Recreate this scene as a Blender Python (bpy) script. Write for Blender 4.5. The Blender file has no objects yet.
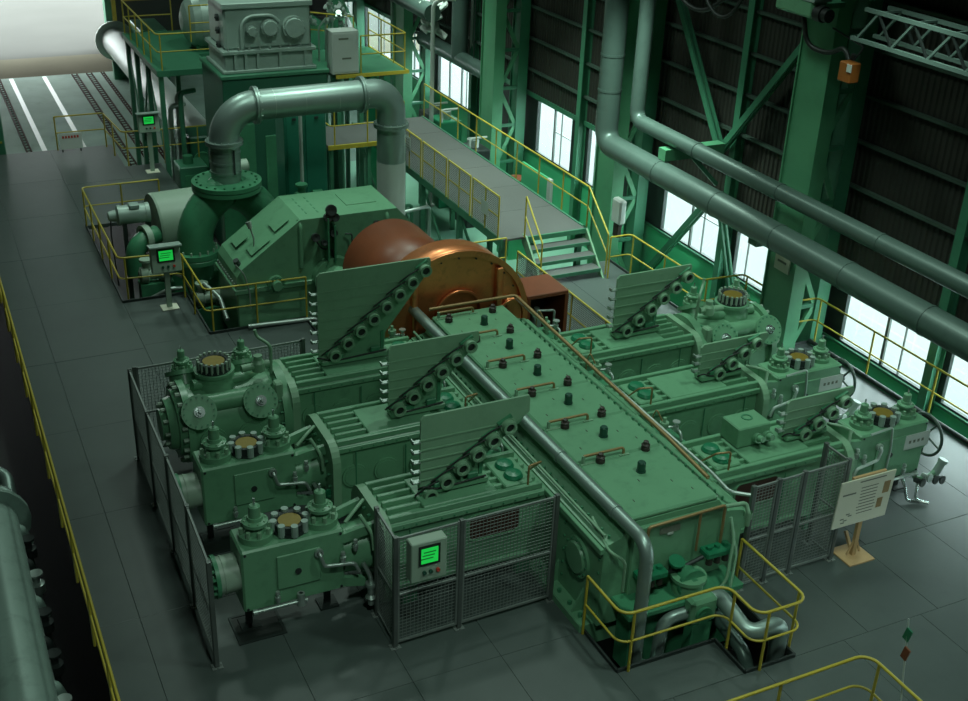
import bpy, math, random
from mathutils import Vector, Matrix
random.seed(7)
PI = math.pi
sc = bpy.context.scene
COL = sc.collection

# ------------------------------------------------------------------ camera
cam_d = bpy.data.cameras.new('camera'); cam = bpy.data.objects.new('camera', cam_d); COL.objects.link(cam)
RW = ((0.90170564, -0.43078884, 0.03671404), (-0.16567775, -0.42272281, -0.89098615), (0.39934675, 0.79732453, -0.45254366))
m = Matrix((RW[0], [-v for v in RW[1]], [-v for v in RW[2]])).transposed().to_4x4()
m.translation = Vector((-5.191, -12.94, 12.109))
cam.matrix_world = m
cam_d.sensor_width = 36; cam_d.lens = 1188.37 / 968 * 36; cam_d.clip_end = 400
sc.camera = cam

# ------------------------------------------------------------------ sky, exposure
world = bpy.data.worlds.new('overcast_sky'); sc.world = world; world.use_nodes = True
bgn = world.node_tree.nodes['Background']
bgn.inputs['Color'].default_value = (0.86, 0.97, 0.95, 1); bgn.inputs['Strength'].default_value = 11.0
sc.view_settings.view_transform = 'Standard'; sc.view_settings.look = 'None'
sc.view_settings.exposure = 0.0; sc.view_settings.gamma = 1.0; sc.view_settings.use_curve_mapping = False
LAMP_W = 300.0           # watts of each unseen lamp added overhead
LAMP_COL = (0.76, 1.0, 0.87)
LAMPS = [(5.5, 13.5, .8, 13.2), (6.0, 6.5, .66, 13.2), (6.0, -4.5, .85, 13.2), (.0, 19.0, .75, 13.2), (.5, 10.0, .45, 13.2), (-1.5, -7.5, 1.15, 13.2), (6.0, 21.0, .55, 13.2), (0.0, 30.0, .5, 13.2),  # unseen lamps; those before the machine are added to light its front faces
         (9.9, 10.8, .70, 8.3), (9.9, 17.2, .60, 8.3), (9.9, 24.0, .45, 8.3), (9.7, 2.6, .24, 10.2)]  # lower unseen lamps, added to brighten the lower window wall and floor

# ------------------------------------------------------------------ materials
MATS = {}
def mat(name, col, rough=.5, metal=0.0, var=.12, scale=3.0, bump=0.0, bscale=40.0, dirt=0.0, dcol=(.02, .03, .025), spec=.5, coat=0.0, emit=None, estr=0.0):
    mt = bpy.data.materials.new(name); mt.use_nodes = True
    nt = mt.node_tree; b = nt.nodes['Principled BSDF']; N = nt.nodes.new; K = nt.links.new
    b.inputs['Roughness'].default_value = rough; b.inputs['Metallic'].default_value = metal
    b.inputs['Specular IOR Level'].default_value = spec; b.inputs['Coat Weight'].default_value = coat
    tc = N('ShaderNodeTexCoord'); nz = N('ShaderNodeTexNoise'); nz.inputs['Scale'].default_value = scale; nz.inputs['Detail'].default_value = 5
    geo = N('ShaderNodeNewGeometry'); K(geo.outputs['Position'], nz.inputs['Vector'])
    mx = N('ShaderNodeMix'); mx.data_type = 'RGBA'
    mx.inputs[6].default_value = tuple(c * (1 - var) for c in col) + (1,); mx.inputs[7].default_value = tuple(min(1, c * (1 + var)) for c in col) + (1,)
    K(nz.outputs['Fac'], mx.inputs[0]); out = mx.outputs[2]
    if dirt:
        n2 = N('ShaderNodeTexNoise'); n2.inputs['Scale'].default_value = scale * 2.3; n2.inputs['Detail'].default_value = 8; n2.inputs['Roughness'].default_value = .7
        K(geo.outputs['Position'], n2.inputs['Vector'])
        r = N('ShaderNodeValToRGB'); r.color_ramp.elements[0].position = .52; r.color_ramp.elements[1].position = .75
        r.color_ramp.elements[1].color = (dirt, dirt, dirt, 1); K(n2.outputs['Fac'], r.inputs[0])
        m2 = N('ShaderNodeMix'); m2.data_type = 'RGBA'; K(r.outputs[0], m2.inputs[0]); K(out, m2.inputs[6]); m2.inputs[7].default_value = dcol + (1,); out = m2.outputs[2]
    K(out, b.inputs['Base Color'])
    if bump:
        n3 = N('ShaderNodeTexNoise'); n3.inputs['Scale'].default_value = bscale; K(geo.outputs['Position'], n3.inputs['Vector'])
        bp = N('ShaderNodeBump'); bp.inputs['Strength'].default_value = bump; bp.inputs['Distance'].default_value = .01
        K(n3.outputs['Fac'], bp.inputs['Height']); K(bp.outputs[0], b.inputs['Normal'])
    if emit:
        b.inputs['Emission Color'].default_value = emit + (1,); b.inputs['Emission Strength'].default_value = estr
    MATS[name] = mt
    return name
mat('machine_green', (.135, .32, .182), .32, var=.10, scale=1.7, dirt=.35, dcol=(.03, .10, .06))
mat('deep_green', (.05, .22, .11), .42, var=.14, scale=2.0, dirt=.4, dcol=(.015, .05, .03))
mat('pale_green', (.195, .36, .225), .40, var=.08, scale=1.5, dirt=.25, dcol=(.06, .16, .10))
mat('steel_green', (.045, .19, .105), .45, var=.15, scale=1.0, dirt=.35, dcol=(.02, .08, .05))
mat('wall_green', (.06, .42, .20), .5, var=.12, scale=.8)
mat('teal_paint', (.018, .17, .105), .35, var=.1, scale=1.2)
mat('bright_green', (.012, .17, .078), .35, var=.1, scale=4)
mat('galvanised', (.46, .54, .50), .42, metal=.75, var=.18, scale=2.5)
mat('brushed_pipe', (.27, .36, .325), .40, metal=.6, var=.12, scale=1.5, bump=.05)
mat('grey_pipe', (.085, .135, .115), .36, metal=.25, var=.10, scale=1.1, dirt=.25)
mat('pale_pipe', (.28, .39, .34), .38, metal=.2, var=.12, scale=1.3, dirt=.3)
mat('chrome', (.55, .62, .60), .25, metal=.9, var=.05)
mat('fence_steel', (.13, .15, .14), .4, metal=.5, var=.2, scale=5)
mat('fence_wire', (.22, .25, .235), .45, metal=.4, var=.1, scale=5)
mat('dark_steel', (.03, .04, .037), .5, metal=.3, var=.25, scale=4)
mat('black_rubber', (.012, .016, .014), .5, var=.2)
mat('knob_green', (.012, .065, .04), .4, var=.2)
mat('rust_cap', (.035, .025, .02), .5, var=.3, scale=20)
mat('brass_pipe', (.30, .20, .085), .4, metal=.35, var=.2, scale=6)
mat('gold_disc', (.22, .16, .025), .45, metal=.3, var=.22, scale=14)
mat('yellow_paint', (.42, .34, .035), .42, var=.14, scale=3, dirt=.25, dcol=(.15, .12, .03))
mat('copper', (.78, .27, .105), .34, metal=.7, var=.22, scale=2.2, dirt=.45, dcol=(.16, .045, .02))
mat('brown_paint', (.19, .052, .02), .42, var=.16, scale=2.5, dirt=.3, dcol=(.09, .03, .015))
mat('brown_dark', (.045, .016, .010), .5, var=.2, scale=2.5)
mat('floor_plate', (.066, .085, .079), .36, var=.20, scale=.55, bump=.08, bscale=60, dirt=.35, dcol=(.042, .056, .051), spec=.4)
mat('walk_plate', (.095, .10, .095), .55, var=.15, scale=.9, bump=.2, bscale=50)
mat('floor_concrete', (.20, .285, .235), .8, spec=.15, var=.3, scale=.6, dirt=.4, dcol=(.10, .155, .125))
mat('pit_floor_shade', (.007, .009, .008), .6, var=.4, scale=1.2)  # near-black, so the pit's shade sits in the floor colour
mat('wheel_grey', (.06, .09, .075), .4, metal=.3, var=.1)
mat('white_paint', (.62, .66, .62), .5, var=.06)
mat('offwhite', (.45, .50, .46), .45, var=.06)
mat('rust_track', (.035, .016, .011), .9, spec=.08, var=.35, scale=8)
mat('column_green', (.085, .29, .15), .45, var=.15, scale=.8, dirt=.3, dcol=(.04, .12, .07))
mat('lattice_paint', (.11, .17, .145), .5, var=.12)
mat('girt_paint', (.05, .085, .065), .5, var=.15)
mat('cladding', (.030, .031, .024), .6, var=.22, scale=.7, dirt=.3)
mat('dark_wall', (.05, .06, .055), .7, var=.2, scale=.5)
mat('roof_sheet', (.09, .10, .095), .7, var=.15, scale=.5)
mat('bounce_green', (.20, .42, .30), .6, var=.15, scale=.8)  # pale floor colour added to bounce daylight onto dado and columns
mat('yard', (.088, .088, .083), 1.0, spec=0.0, var=.10, scale=.3)
mat('yard_side', (.155, .16, .158), .8, var=.12, scale=.35)
mat('block_green', (.022, .12, .07), .45, var=.15, scale=1.0)
mat('yard_kerb', (.112, .103, .080), 1.0, spec=0.0, var=.12, scale=.6)
mat('panel_grey', (.27, .37, .285), .42, var=.06)
mat('machine_grey', (.30, .40, .35), .4, metal=.15, var=.1, scale=1.5, dirt=.25)
mat('wood', (.42, .27, .12), .55, var=.2, scale=6)
mat('poster_paper', (.62, .63, .50), .6, var=.03)
mat('print_ink', (.14, .16, .12), .7, var=.1)
mat('red_button', (.5, .05, .03), .4, var=.05)
mat('orange_paint', (.26, .085, .016), .45, var=.12)
mat('foliage', (.05, .16, .05), .7, var=.4, scale=6)
mat('cyan_sheet', (.15, .55, .62), .5, var=.2, scale=2)
mat('lamp_glass', (.8, .85, .8), .4, emit=(.86, 1, .9), estr=2.0)
mat('screen_green', (.01, .3, .04), .4, emit=(.02, 1.0, .12), estr=.42)
mat('screen_text', (.01, .12, .02), .4, emit=(.01, .45, .05), estr=.12)
gm = bpy.data.materials.new('window_glass'); gm.use_nodes = True
nt = gm.node_tree; nt.nodes.clear()
o_ = nt.nodes.new('ShaderNodeOutputMaterial'); t_ = nt.nodes.new('ShaderNodeBsdfTransparent'); g_ = nt.nodes.new('ShaderNodeBsdfGlossy'); x_ = nt.nodes.new('ShaderNodeMixShader')
t_.inputs[0].default_value = (.90, .97, .97, 1); g_.inputs['Roughness'].default_value = .08; x_.inputs[0].default_value = .10
nt.links.new(t_.outputs[0], x_.inputs[1]); nt.links.new(g_.outputs[0], x_.inputs[2]); nt.links.new(x_.outputs[0], o_.inputs[0])
MATS['window_glass'] = gm

# ------------------------------------------------------------------ mesh helpers
def basis(d):
    d = Vector(d).normalized()
    a = Vector((0, 0, 1)) if abs(d.z) < .9 else Vector((1, 0, 0))
    u = d.cross(a).normalized(); w = d.cross(u).normalized()
    return u, w, d

class MB:
    def __init__(s): s.v = []; s.f = []; s.s = []
    def face(s, idx, smooth=False): s.f.append(tuple(idx)); s.s.append(smooth)
    def box(s, x0, y0, z0, x1, y1, z1, c=0.0):
        if x1 < x0: x0, x1 = x1, x0
        if y1 < y0: y0, y1 = y1, y0
        if z1 < z0: z0, z1 = z1, z0
        ctr = Vector(((x0 + x1) / 2, (y0 + y1) / 2, (z0 + z1) / 2)); h = Vector((x1 - x0, y1 - y0, z1 - z0)) / 2
        return s.obox(ctr, h, None, c)
    def obox(s, ctr, h, rot=None, c=0.0):
        ctr = Vector(ctr); h = Vector(h); b = len(s.v)
        R = rot if rot is not None else Matrix.Identity(3)
        if c <= 0:
            for dx in (-1, 1):
                for dy in (-1, 1):
                    for dz in (-1, 1): s.v.append(ctr + R @ Vector((dx * h.x, dy * h.y, dz * h.z)))
            for q in ((0, 1, 3, 2), (4, 6, 7, 5), (0, 4, 5, 1), (2, 3, 7, 6), (0, 2, 6, 4), (1, 5, 7, 3)): s.face([b + i for i in q])
            return s
        c = min(c, h.x * .9, h.y * .9, h.z * .9)
        idx = {}
        for dx in (-1, 1):
            for dy in (-1, 1):
                for dz in (-1, 1):
                    for ax in range(3):
                        p = [dx * h.x, dy * h.y, dz * h.z]
                        for k in range(3):
                            if k != ax: p[k] -= (dx, dy, dz)[k] * c
                        idx[(dx, dy, dz, ax)] = len(s.v); s.v.append(ctr + R @ Vector(p))
        fs = []
        for ax in range(3):
            o1, o2 = [k for k in range(3) if k != ax]
            for sg in (-1, 1):
                q = []
                for a1, a2 in ((-1, -1), (1, -1), (1, 1), (-1, 1)):
                    k = [0, 0, 0]; k[ax] = sg; k[o1] = a1; k[o2] = a2; q.append(idx[tuple(k) + (ax,)])
                fs.append(q)
            for a1 in (-1, 1):
                for a2 in (-1, 1):
                    e = []
                    for t in (-1, 1):
                        k = [0, 0, 0]; k[ax] = t; k[o1] = a1; k[o2] = a2; e.append(tuple(k))
                    fs.append([idx[e[0] + (o1,)], idx[e[1] + (o1,)], idx[e[1] + (o2,)], idx[e[0] + (o2,)]])
        for dx in (-1, 1):
            for dy in (-1, 1):
                for dz in (-1, 1): fs.append([idx[(dx, dy, dz, a)] for a in range(3)])
        for q in fs:
            a, bb, cc = (s.v[q[0]], s.v[q[1]], s.v[q[2]])
            n = (bb - a).cross(cc - a); mid = sum((s.v[i] for i in q), Vector()) / len(q)
            s.face(q if n.dot(mid - ctr) > 0 else q[::-1])
        return s
    def cyl(s, p0, p1, r, n=16, r2=None, caps=True, smooth=True, a0=0.0):
        p0 = Vector(p0); p1 = Vector(p1); r2 = r if r2 is None else r2
        u, w, d = basis(p1 - p0); b = len(s.v)
        for p, rr in ((p0, r), (p1, r2)):
            for i in range(n):
                a = a0 + 2 * PI * i / n; s.v.append(p + u * (math.cos(a) * rr) + w * (math.sin(a) * rr))
        for i in range(n):
            j = (i + 1) % n; s.face((b + i, b + j, b + n + j, b + n + i), smooth)
        if caps:
            for k, (p, rr) in enumerate(((p0, r), (p1, r2))):
                if rr < 1e-5: continue
                c = len(s.v)
                for i in range(n): s.v.append(s.v[b + k * n + i].copy())
                q = [c + i for i in range(n)]; s.face(q if k else q[::-1])
        return s
    def lathe(s, org, ax, prof, n=24, smooth=True):
        """profile of (distance along axis, radius); hard corners are kept by doubling rings"""
        org = Vector(org); u, w, d = basis(ax)
        for (t0, r0), (t1, r1) in zip(prof, prof[1:]):
            b = len(s.v)
            for t, r in ((t0, r0), (t1, r1)):
                for i in range(n):
                    a = 2 * PI * i / n; s.v.append(org + d * t + u * (math.cos(a) * r) + w * (math.sin(a) * r))
            for i in range(n):
                j = (i + 1) % n; s.face((b + i, b + j, b + n + j, b + n + i), smooth)
        return s
    def bolts(s, org, ax, R, n, r, h, seg=6, a0=0.0):
        org = Vector(org); u, w, d = basis(ax)
        for i in range(n):
            a = a0 + 2 * PI * i / n; p = org + u * (math.cos(a) * R) + w * (math.sin(a) * R)
            s.cyl(p, p + d * h, r, seg, smooth=False)
        return s
    def tube(s, pts, r, bend=0.0, n=10, caps=True, bs=5, closed=False):
        P = [Vector(p) for p in pts]
        if bend > 0 and len(P) > 2:
            Q = [P[0]]
            for i in range(1, len(P) - 1):
                a, b_, c = P[i - 1], P[i], P[i + 1]; d1 = (a - b_); d2 = (c - b_)
                l = min(bend, d1.length * .49, d2.length * .49); d1.normalize(); d2.normalize()
                if d1.dot(d2) < -.999: Q.append(b_); continue
                A = b_ + d1 * l; C = b_ + d2 * l
                half = math.acos(max(-1, min(1, d1.dot(d2)))) / 2
                cen = b_ + (d1 + d2).normalized() * (l / math.cos(half)); rr = (A - cen).length
                for k in range(bs + 1):
                    t = k / bs; v = (A - cen).lerp(C - cen, t)
                    ang = PI - 2 * half
                    e1 = (A - cen).normalized(); e2 = ((C - cen) - e1 * (C - cen).dot(e1)).normalized()
                    Q.append(cen + e1 * (rr * math.cos(ang * t)) + e2 * (rr * math.sin(ang * t)))
            Q.append(P[-1]); P = Q
        b = len(s.v); N = len(P)
        T = []
        for i in range(N):
            if i == 0: t = P[1] - P[0]
            elif i == N - 1: t = P[-1] - P[-2]
            else: t = (P[i + 1] - P[i]).normalized() + (P[i] - P[i - 1]).normalized()
            T.append(t.normalized())
        u, w, _ = basis(T[0])
        for i in range(N):
            if i:
                u = (u - T[i] * u.dot(T[i])).normalized(); w = T[i].cross(u).normalized()
            else: w = T[0].cross(u).normalized()
            for k in range(n):
                a = 2 * PI * k / n; s.v.append(P[i] + u * (math.cos(a) * r) + w * (math.sin(a) * r))
        for i in range(N - 1):
            for k in range(n):
                j = (k + 1) % n; s.face((b + i * n + k, b + i * n + j, b + (i + 1) * n + j, b + (i + 1) * n + k), True)
        if caps:
            for e in (0, N - 1):
                c = len(s.v)
                for k in range(n): s.v.append(s.v[b + e * n + k].copy())
                q = [c + k for k in range(n)]; s.face(q[::-1] if e == 0 else q)
        return s
    def bar(s, p0, p1, wdt, hgt=None, up=(0, 0, 1)):
        p0 = Vector(p0); p1 = Vector(p1); hgt = wdt if hgt is None else hgt
        d = (p1 - p0); L = d.length; d.normalize(); up = Vector(up)
        if abs(d.dot(up)) > .99: up = Vector((0, 1, 0))
        sd = d.cross(up).normalized(); up = sd.cross(d).normalized()
        return s.obox((p0 + p1) / 2, (L / 2, wdt / 2, hgt / 2), Matrix((d, sd, up)).transposed())
    def prism(s, poly, plane, a0, a1):
        """poly = 2d outline (counter-clockwise or not), plane 'xz','yz','xy', extruded from a0 to a1 on the remaining axis"""
        def P(p, a):
            return Vector((p[0], a, p[1])) if plane == 'xz' else Vector((a, p[0], p[1])) if plane == 'yz' else Vector((p[0], p[1], a))
        n = len(poly); b = len(s.v)
        for a in (a0, a1):
            for p in poly: s.v.append(P(p, a))
        ar = sum(poly[i][0] * poly[(i + 1) % n][1] - poly[(i + 1) % n][0] * poly[i][1] for i in range(n))
        fl = (ar > 0) ^ (plane == 'xz') ^ (a1 < a0)
        for i in range(n):
            j = (i + 1) % n; q = (b + i, b + j, b + n + j, b + n + i); s.face(q if fl else q[::-1])
        q = [b + i for i in range(n)]; s.face(q[::-1] if fl else q)
        q = [b + n + i for i in range(n)]; s.face(q if fl else q[::-1])
        return s
    def arc_shell(s, org, R, t, a0, a1, y0, y1, n=24, ends=False):
        """part of a hollow drum whose axis runs along y; angles in the xz plane"""
        x, z = org; b = len(s.v)
        for i in range(n + 1):
            a = a0 + (a1 - a0) * i / n
            for rr in (R, R - t):
                for y in (y0, y1): s.v.append(Vector((x + math.cos(a) * rr, y, z + math.sin(a) * rr)))
        for i in range(n):
            k = b + i * 4; s.face((k, k + 1, k + 5, k + 4), True); s.face((k + 2, k + 6, k + 7, k + 3), True)
            s.face((k, k + 4, k + 6, k + 2)); s.face((k + 1, k + 3, k + 7, k + 5))
        return s
    def mx(s):
        for v in s.v: v.x = -v.x
        s.f = [f[::-1] for f in s.f]; return s
    def build(s, name, mtl, parent=None, at_origin=False):
        if at_origin: org = Vector((0, 0, 0))
        else:
            lo = [min(v[k] for v in s.v) for k in range(3)]; hi = [max(v[k] for v in s.v) for k in range(3)]
            org = Vector(((lo[0] + hi[0]) / 2, (lo[1] + hi[1]) / 2, lo[2]))
        me = bpy.data.meshes.new(name); me.from_pydata([tuple(v - org) for v in s.v], [], s.f)
        me.polygons.foreach_set('use_smooth', s.s); me.materials.append(MATS[mtl]); me.update()
        o = bpy.data.objects.new(name, me); COL.objects.link(o)
        o.location = org - wloc(parent)
        if parent: o.parent = parent
        return o

def wloc(o):
    v = Vector((0, 0, 0))
    while o: v += Vector(o.location); o = o.parent
    return v
def tag(o, label=None, cat=None, group=None, kind=None):
    if label: o['label'] = label
    if cat: o['category'] = cat
    if group: o['group'] = group
    if kind: o['kind'] = kind
    return o
def thing(name, label, cat, loc=(0, 0, 0), group=None, kind=None):
    o = bpy.data.objects.new(name, None); COL.objects.link(o); o.empty_display_size = .2; o.location = loc
    return tag(o, label, cat, group, kind)
def copy_tree(o, parent=None, loc=None):
    c = o.copy(); COL.objects.link(c); c.parent = parent
    if loc is not None: c.location = loc
    for ch in [k for k in COL.objects if k.parent == o]: copy_tree(ch, c)
    return c
def link_copy(src, parent, world_pos):
    c = src.copy(); COL.objects.link(c); c.parent = parent; c.location = Vector(world_pos) - wloc(parent); return c
# ================================================================== SETTING
WX = 13.4                 # inner face of the window wall
Z_LOW = -2.0              # lower hall floor
# ---- deck floor of steel plates
floor = thing('floor', 'dark grey steel plate deck of the machine hall', None, (0, 0, 0), kind='structure')
plates = {}
def plate(x0, y0, x1, y1):
    g = .005; w = round(x1 - x0 - g, 3); d = round(y1 - y0 - g, 3); key = (w, d)
    if key not in plates:
        plates[key] = MB().box(-w / 2, -d / 2, 0, w / 2, d / 2, .10, .003).build('floor_plate', 'floor_plate', floor)
        o = plates[key]
    else:
        o = plates[key].copy(); COL.objects.link(o); o.parent = floor
    o.location = ((x0 + x1) / 2, (y0 + y1) / 2, -.10 - random.random() * .003)
def deck(x0, y0, x1, y1, sx=1.55, sy=3.1):
    nx = max(1, round((x1 - x0) / sx)); ny = max(1, round((y1 - y0) / sy))
    for i in range(nx):
        for j in range(ny):
            plate(x0 + (x1 - x0) * i / nx, y0 + (y1 - y0) * j / ny, x0 + (x1 - x0) * (i + 1) / nx, y0 + (y1 - y0) * (j + 1) / ny)
deck(-4.0, -13, -3.35, 26.4); deck(-3.35, -13, -1.45, 26.4, 1.9)
deck(-1.45, -13, 12.73, -2.57)
deck(-1.45, -2.57, 2.8, -.8, 1.6, 1.8); deck(2.8, -2.57, 4.55, -1.8, 1.8, 1); deck(5.47, -2.57, 12.73, -.75, 1.5, 1.9)
deck(-1.45, -.8, 2.8, 7); deck(-1.45, 7, 2.3, 11.4); deck(-1.45, 11.4, .05, 13.8)
deck(5.65, -.75, 12.73, 6); deck(5.65, 6, 12.05, 7); deck(7.65, 7, 12.05, 7.8); deck(7.65, 7.8, 10.9, 12)
deck(-1.45, 19.2, .5, 26.4); deck(.5, 19.2, 1.6, 24)
b = MB()
for x in (-3.9, 12.65): b.box(x - .08, -13, -.45, x + .08, 26.4 if x < 0 else 6, -.11)
for y in (-12.5, -8, -4, 26.3): b.box(-4, y - .08, -.45, 12.7 if y < 0 else 0, y + .08, -.115)
b.build('edge_beam', 'dark_steel', floor)
# kerbs round the openings
b = MB()
def kerb(pts, h=.06, t=.035):
    for p, q in zip(pts, pts[1:]): b.bar((p[0], p[1], h / 2 - .03), (q[0], q[1], h / 2 - .03), t, h + .06)
kerb([(2.8, -.8), (2.8, -1.8), (4.55, -1.8), (4.55, -2.57), (5.47, -2.57), (5.47, -.75)])
kerb([(-1.45, 19.2), (-1.45, 13.8), (.05, 13.8), (.05, 11.4), (2.3, 11.4), (2.3, 7.05)])
kerb([(12.05, 7.8), (10.9, 7.8), (10.9, 12)]); kerb([(12.05, 7.8), (12.05, 6), (12.7, 6)])
b.build('kerb', 'dark_steel', floor)
MB().tube([(12.76, 6, .05), (12.76, -13, .05)], .055, n=8).build('kerb_pipe', 'dark_steel', floor)

fl = MB().box(-16, -16, Z_LOW - .2, 7.7, 28, Z_LOW).build('floor_lower', 'pit_floor_shade'); tag(fl, 'lower hall floor beneath the steel deck, pit shade in its near-black colour', kind='structure')
fl = MB().box(7.7, -16, Z_LOW - .2, WX, 28, Z_LOW).build('floor_aisle', 'bounce_green'); tag(fl, 'lower aisle floor under the windows, pale green added to bounce daylight', kind='structure')
fl = MB().box(-16, 28, Z_LOW - .2, WX, 44.2, Z_LOW).build('floor_bay', 'floor_concrete'); tag(fl, 'green tinted concrete floor of the loading bay by the door', kind='structure')
b = MB().box(-60, 44.2, Z_LOW - .25, 60, 47.9, Z_LOW - .01); tag(b.build('ground_apron', 'yard_kerb'), 'beige concrete apron across the loading door', kind='structure')
b = MB().box(-60, 47.9, Z_LOW - .3, 60, 150, Z_LOW - .02); tag(b.build('ground_yard', 'yard'), 'bright daylit yard outside the loading door', kind='structure')
b = MB().box(WX + .3, -40, Z_LOW - .35, 70, 44.2, Z_LOW - .05); tag(b.build('ground_side', 'yard_side'), 'bright daylit ground outside the side windows', kind='structure')
for x0, lab in ((-1.0, 'left white painted line on the loading bay floor'), (.42, 'right white painted line on the loading bay floor')):
    tag(MB().box(x0 - .09, 30, Z_LOW, x0 + .09, 44.1, Z_LOW + .006).build('floor_line', 'white_paint'), lab, 'floor line', 'white lines on the bay floor')
for x0, w, lab in ((1.75, .22, 'wide rusty floor rail beside the right white line'), (2.4, .22, 'middle rusty floor rail in the loading bay'), (3.0, .12, 'narrow rusty floor rail under the big silver pipe'), (-1.55, .16, 'rusty floor rail left of both white lines')):
    t = thing('floor_track', lab, 'rail track', (x0, 37, Z_LOW), 'rusty rails in the bay floor')
    for dx in (-w / 2, w / 2): MB().box(x0 + dx - .03, 30, Z_LOW, x0 + dx + .03, 44.1, Z_LOW + .03).build('rail', 'rust_track', t)
    b = MB(); y = 30.2
    while y < 44: b.box(x0 - w / 2, y, Z_LOW, x0 + w / 2, y + .07, Z_LOW + .02); y += .35
    b.build('sleeper_rungs', 'rust_track', t)['kind'] = 'stuff'

# ---- walls
wl = thing('wall_left', 'plain dark wall on the left side of the hall', None, (-16, 14, Z_LOW), kind='structure')
MB().box(-16.2, -16.2, Z_LOW, -16, 49, 16).build('wall_sheet', 'dark_wall', wl)
wf = MB().box(-16, -16.2, Z_LOW, WX + .3, -16, 16).build('wall_front', 'dark_wall'); tag(wf, 'dark end wall behind the viewer', kind='structure')
wb = thing('wall_back', 'far end wall with the open loading door', None, (4, 49, Z_LOW), kind='structure')
MB().box(4.3, 48.9, Z_LOW, WX + .3, 49.1, 16).build('wall_sheet', 'dark_wall', wb)
MB().box(-16, 48.9, 2.2, 4.3, 49.1, 16).build('wall_sheet', 'dark_wall', wb)
MB().box(-16, 48.9, Z_LOW, -9, 49.1, 6.5).build('wall_sheet', 'dark_wall', wb)
MB().box(4.1, 48.6, Z_LOW, 4.4, 49.2, 6.5).build('door_jamb', 'steel_green', wb)
MB().box(4.42, 48.5, Z_LOW, 4.6, 48.9, 6.5).build('door_jamb', 'yellow_paint', wb)
rf = MB().box(-16.2, -16.2, 16, WX + .4, 49.2, 16.2).build('ceiling', 'roof_sheet'); tag(rf, 'dark sheet roof over the hall', kind='structure')

wr = thing('wall_right', 'dark corrugated wall with green steel dado and windows', None, (WX, 14, Z_LOW), kind='structure')
Z0, Z1 = .05, 1.85       # window band
MB().box(WX, -16, Z_LOW, WX + .15, 49, Z0).build('dado', 'wall_green', wr)
MB().box(WX - .06, -16, Z0 - .06, WX + .15, 49, Z0).build('sill', 'steel_green', wr)
MB().box(WX - .08, -16, Z1, WX + .1, 49, Z1 + .14).build('lintel', 'steel_green', wr)
MB().box(WX + .05, -16, Z1 + .1, WX + .15, 49, 16).build('leak_blocker', 'dark_wall', wr)  # unseen slab added to stop daylight leaking between the cladding sheets
# corrugated cladding sheets
def corr(w, h, pitch=.16, dep=.035):
    b = MB(); n = int(round(w / pitch)); p = w / n
    prof = []
    for i in range(n):
        y = i * p; prof += [(y, 0), (y + p * .32, 0), (y + p * .5, dep), (y + p * .82, dep)]
    prof.append((w, 0)); k = 0
    for (y, d) in prof: b.v += [Vector((-d, y, 0)), Vector((-d, y, h))]
    for i in range(len(prof) - 1): b.face((2 * i, 2 * i + 1, 2 * i + 3, 2 * i + 2))
    for i in range(len(prof)): b.v += [Vector((.02, prof[i][0], 0)), Vector((.02, prof[i][0], h))]
    q = 2 * len(prof)
    for i in range(len(prof) - 1): b.face((q + 2 * i, q + 2 * i + 2, q + 2 * i + 3, q + 2 * i + 1))
    return b
SH = (16 - Z1 - .14) / 5; sheet = None; SW = 65 / 34
for j in range(5):
    for i in range(34):
        if sheet is None: sheet = corr(SW - .01, SH - .01).build('cladding_sheet', 'cladding', wr, at_origin=True); o = sheet
        else: o = sheet.copy(); COL.objects.link(o); o.parent = wr
        o.location = Vector((WX, -16 + i * SW, Z1 + .14 + j * SH)) - wloc(wr)
girt = None
for z in (2.75, 3.75, 4.75, 5.75, 6.75, 7.75, 8.75, 9.75, 10.9, 12.2, 13.6):
    if girt is None: girt = MB().box(WX - .16, -16, z - .035, WX - .05, 49, z + .035).build('girt', 'girt_paint', wr)
    else: link_copy(girt, wr, (WX - .105, 16.5, z - .035))
for y in (-9.3, -1.6, 2.75, 10.2, 17.85, 25.6, 33.3, 40.6):
    t = MB().box(WX - .3, y - .11, Z_LOW, WX - .27, y + .11, 15.5).box(WX - .27, y - .015, Z_LOW, WX - .05, y + .015, 15.5).box(WX - .05, y - .11, Z_LOW, WX - .02, y + .11, 15.5)
    t.build('wall_stud', 'steel_green', wr)
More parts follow.
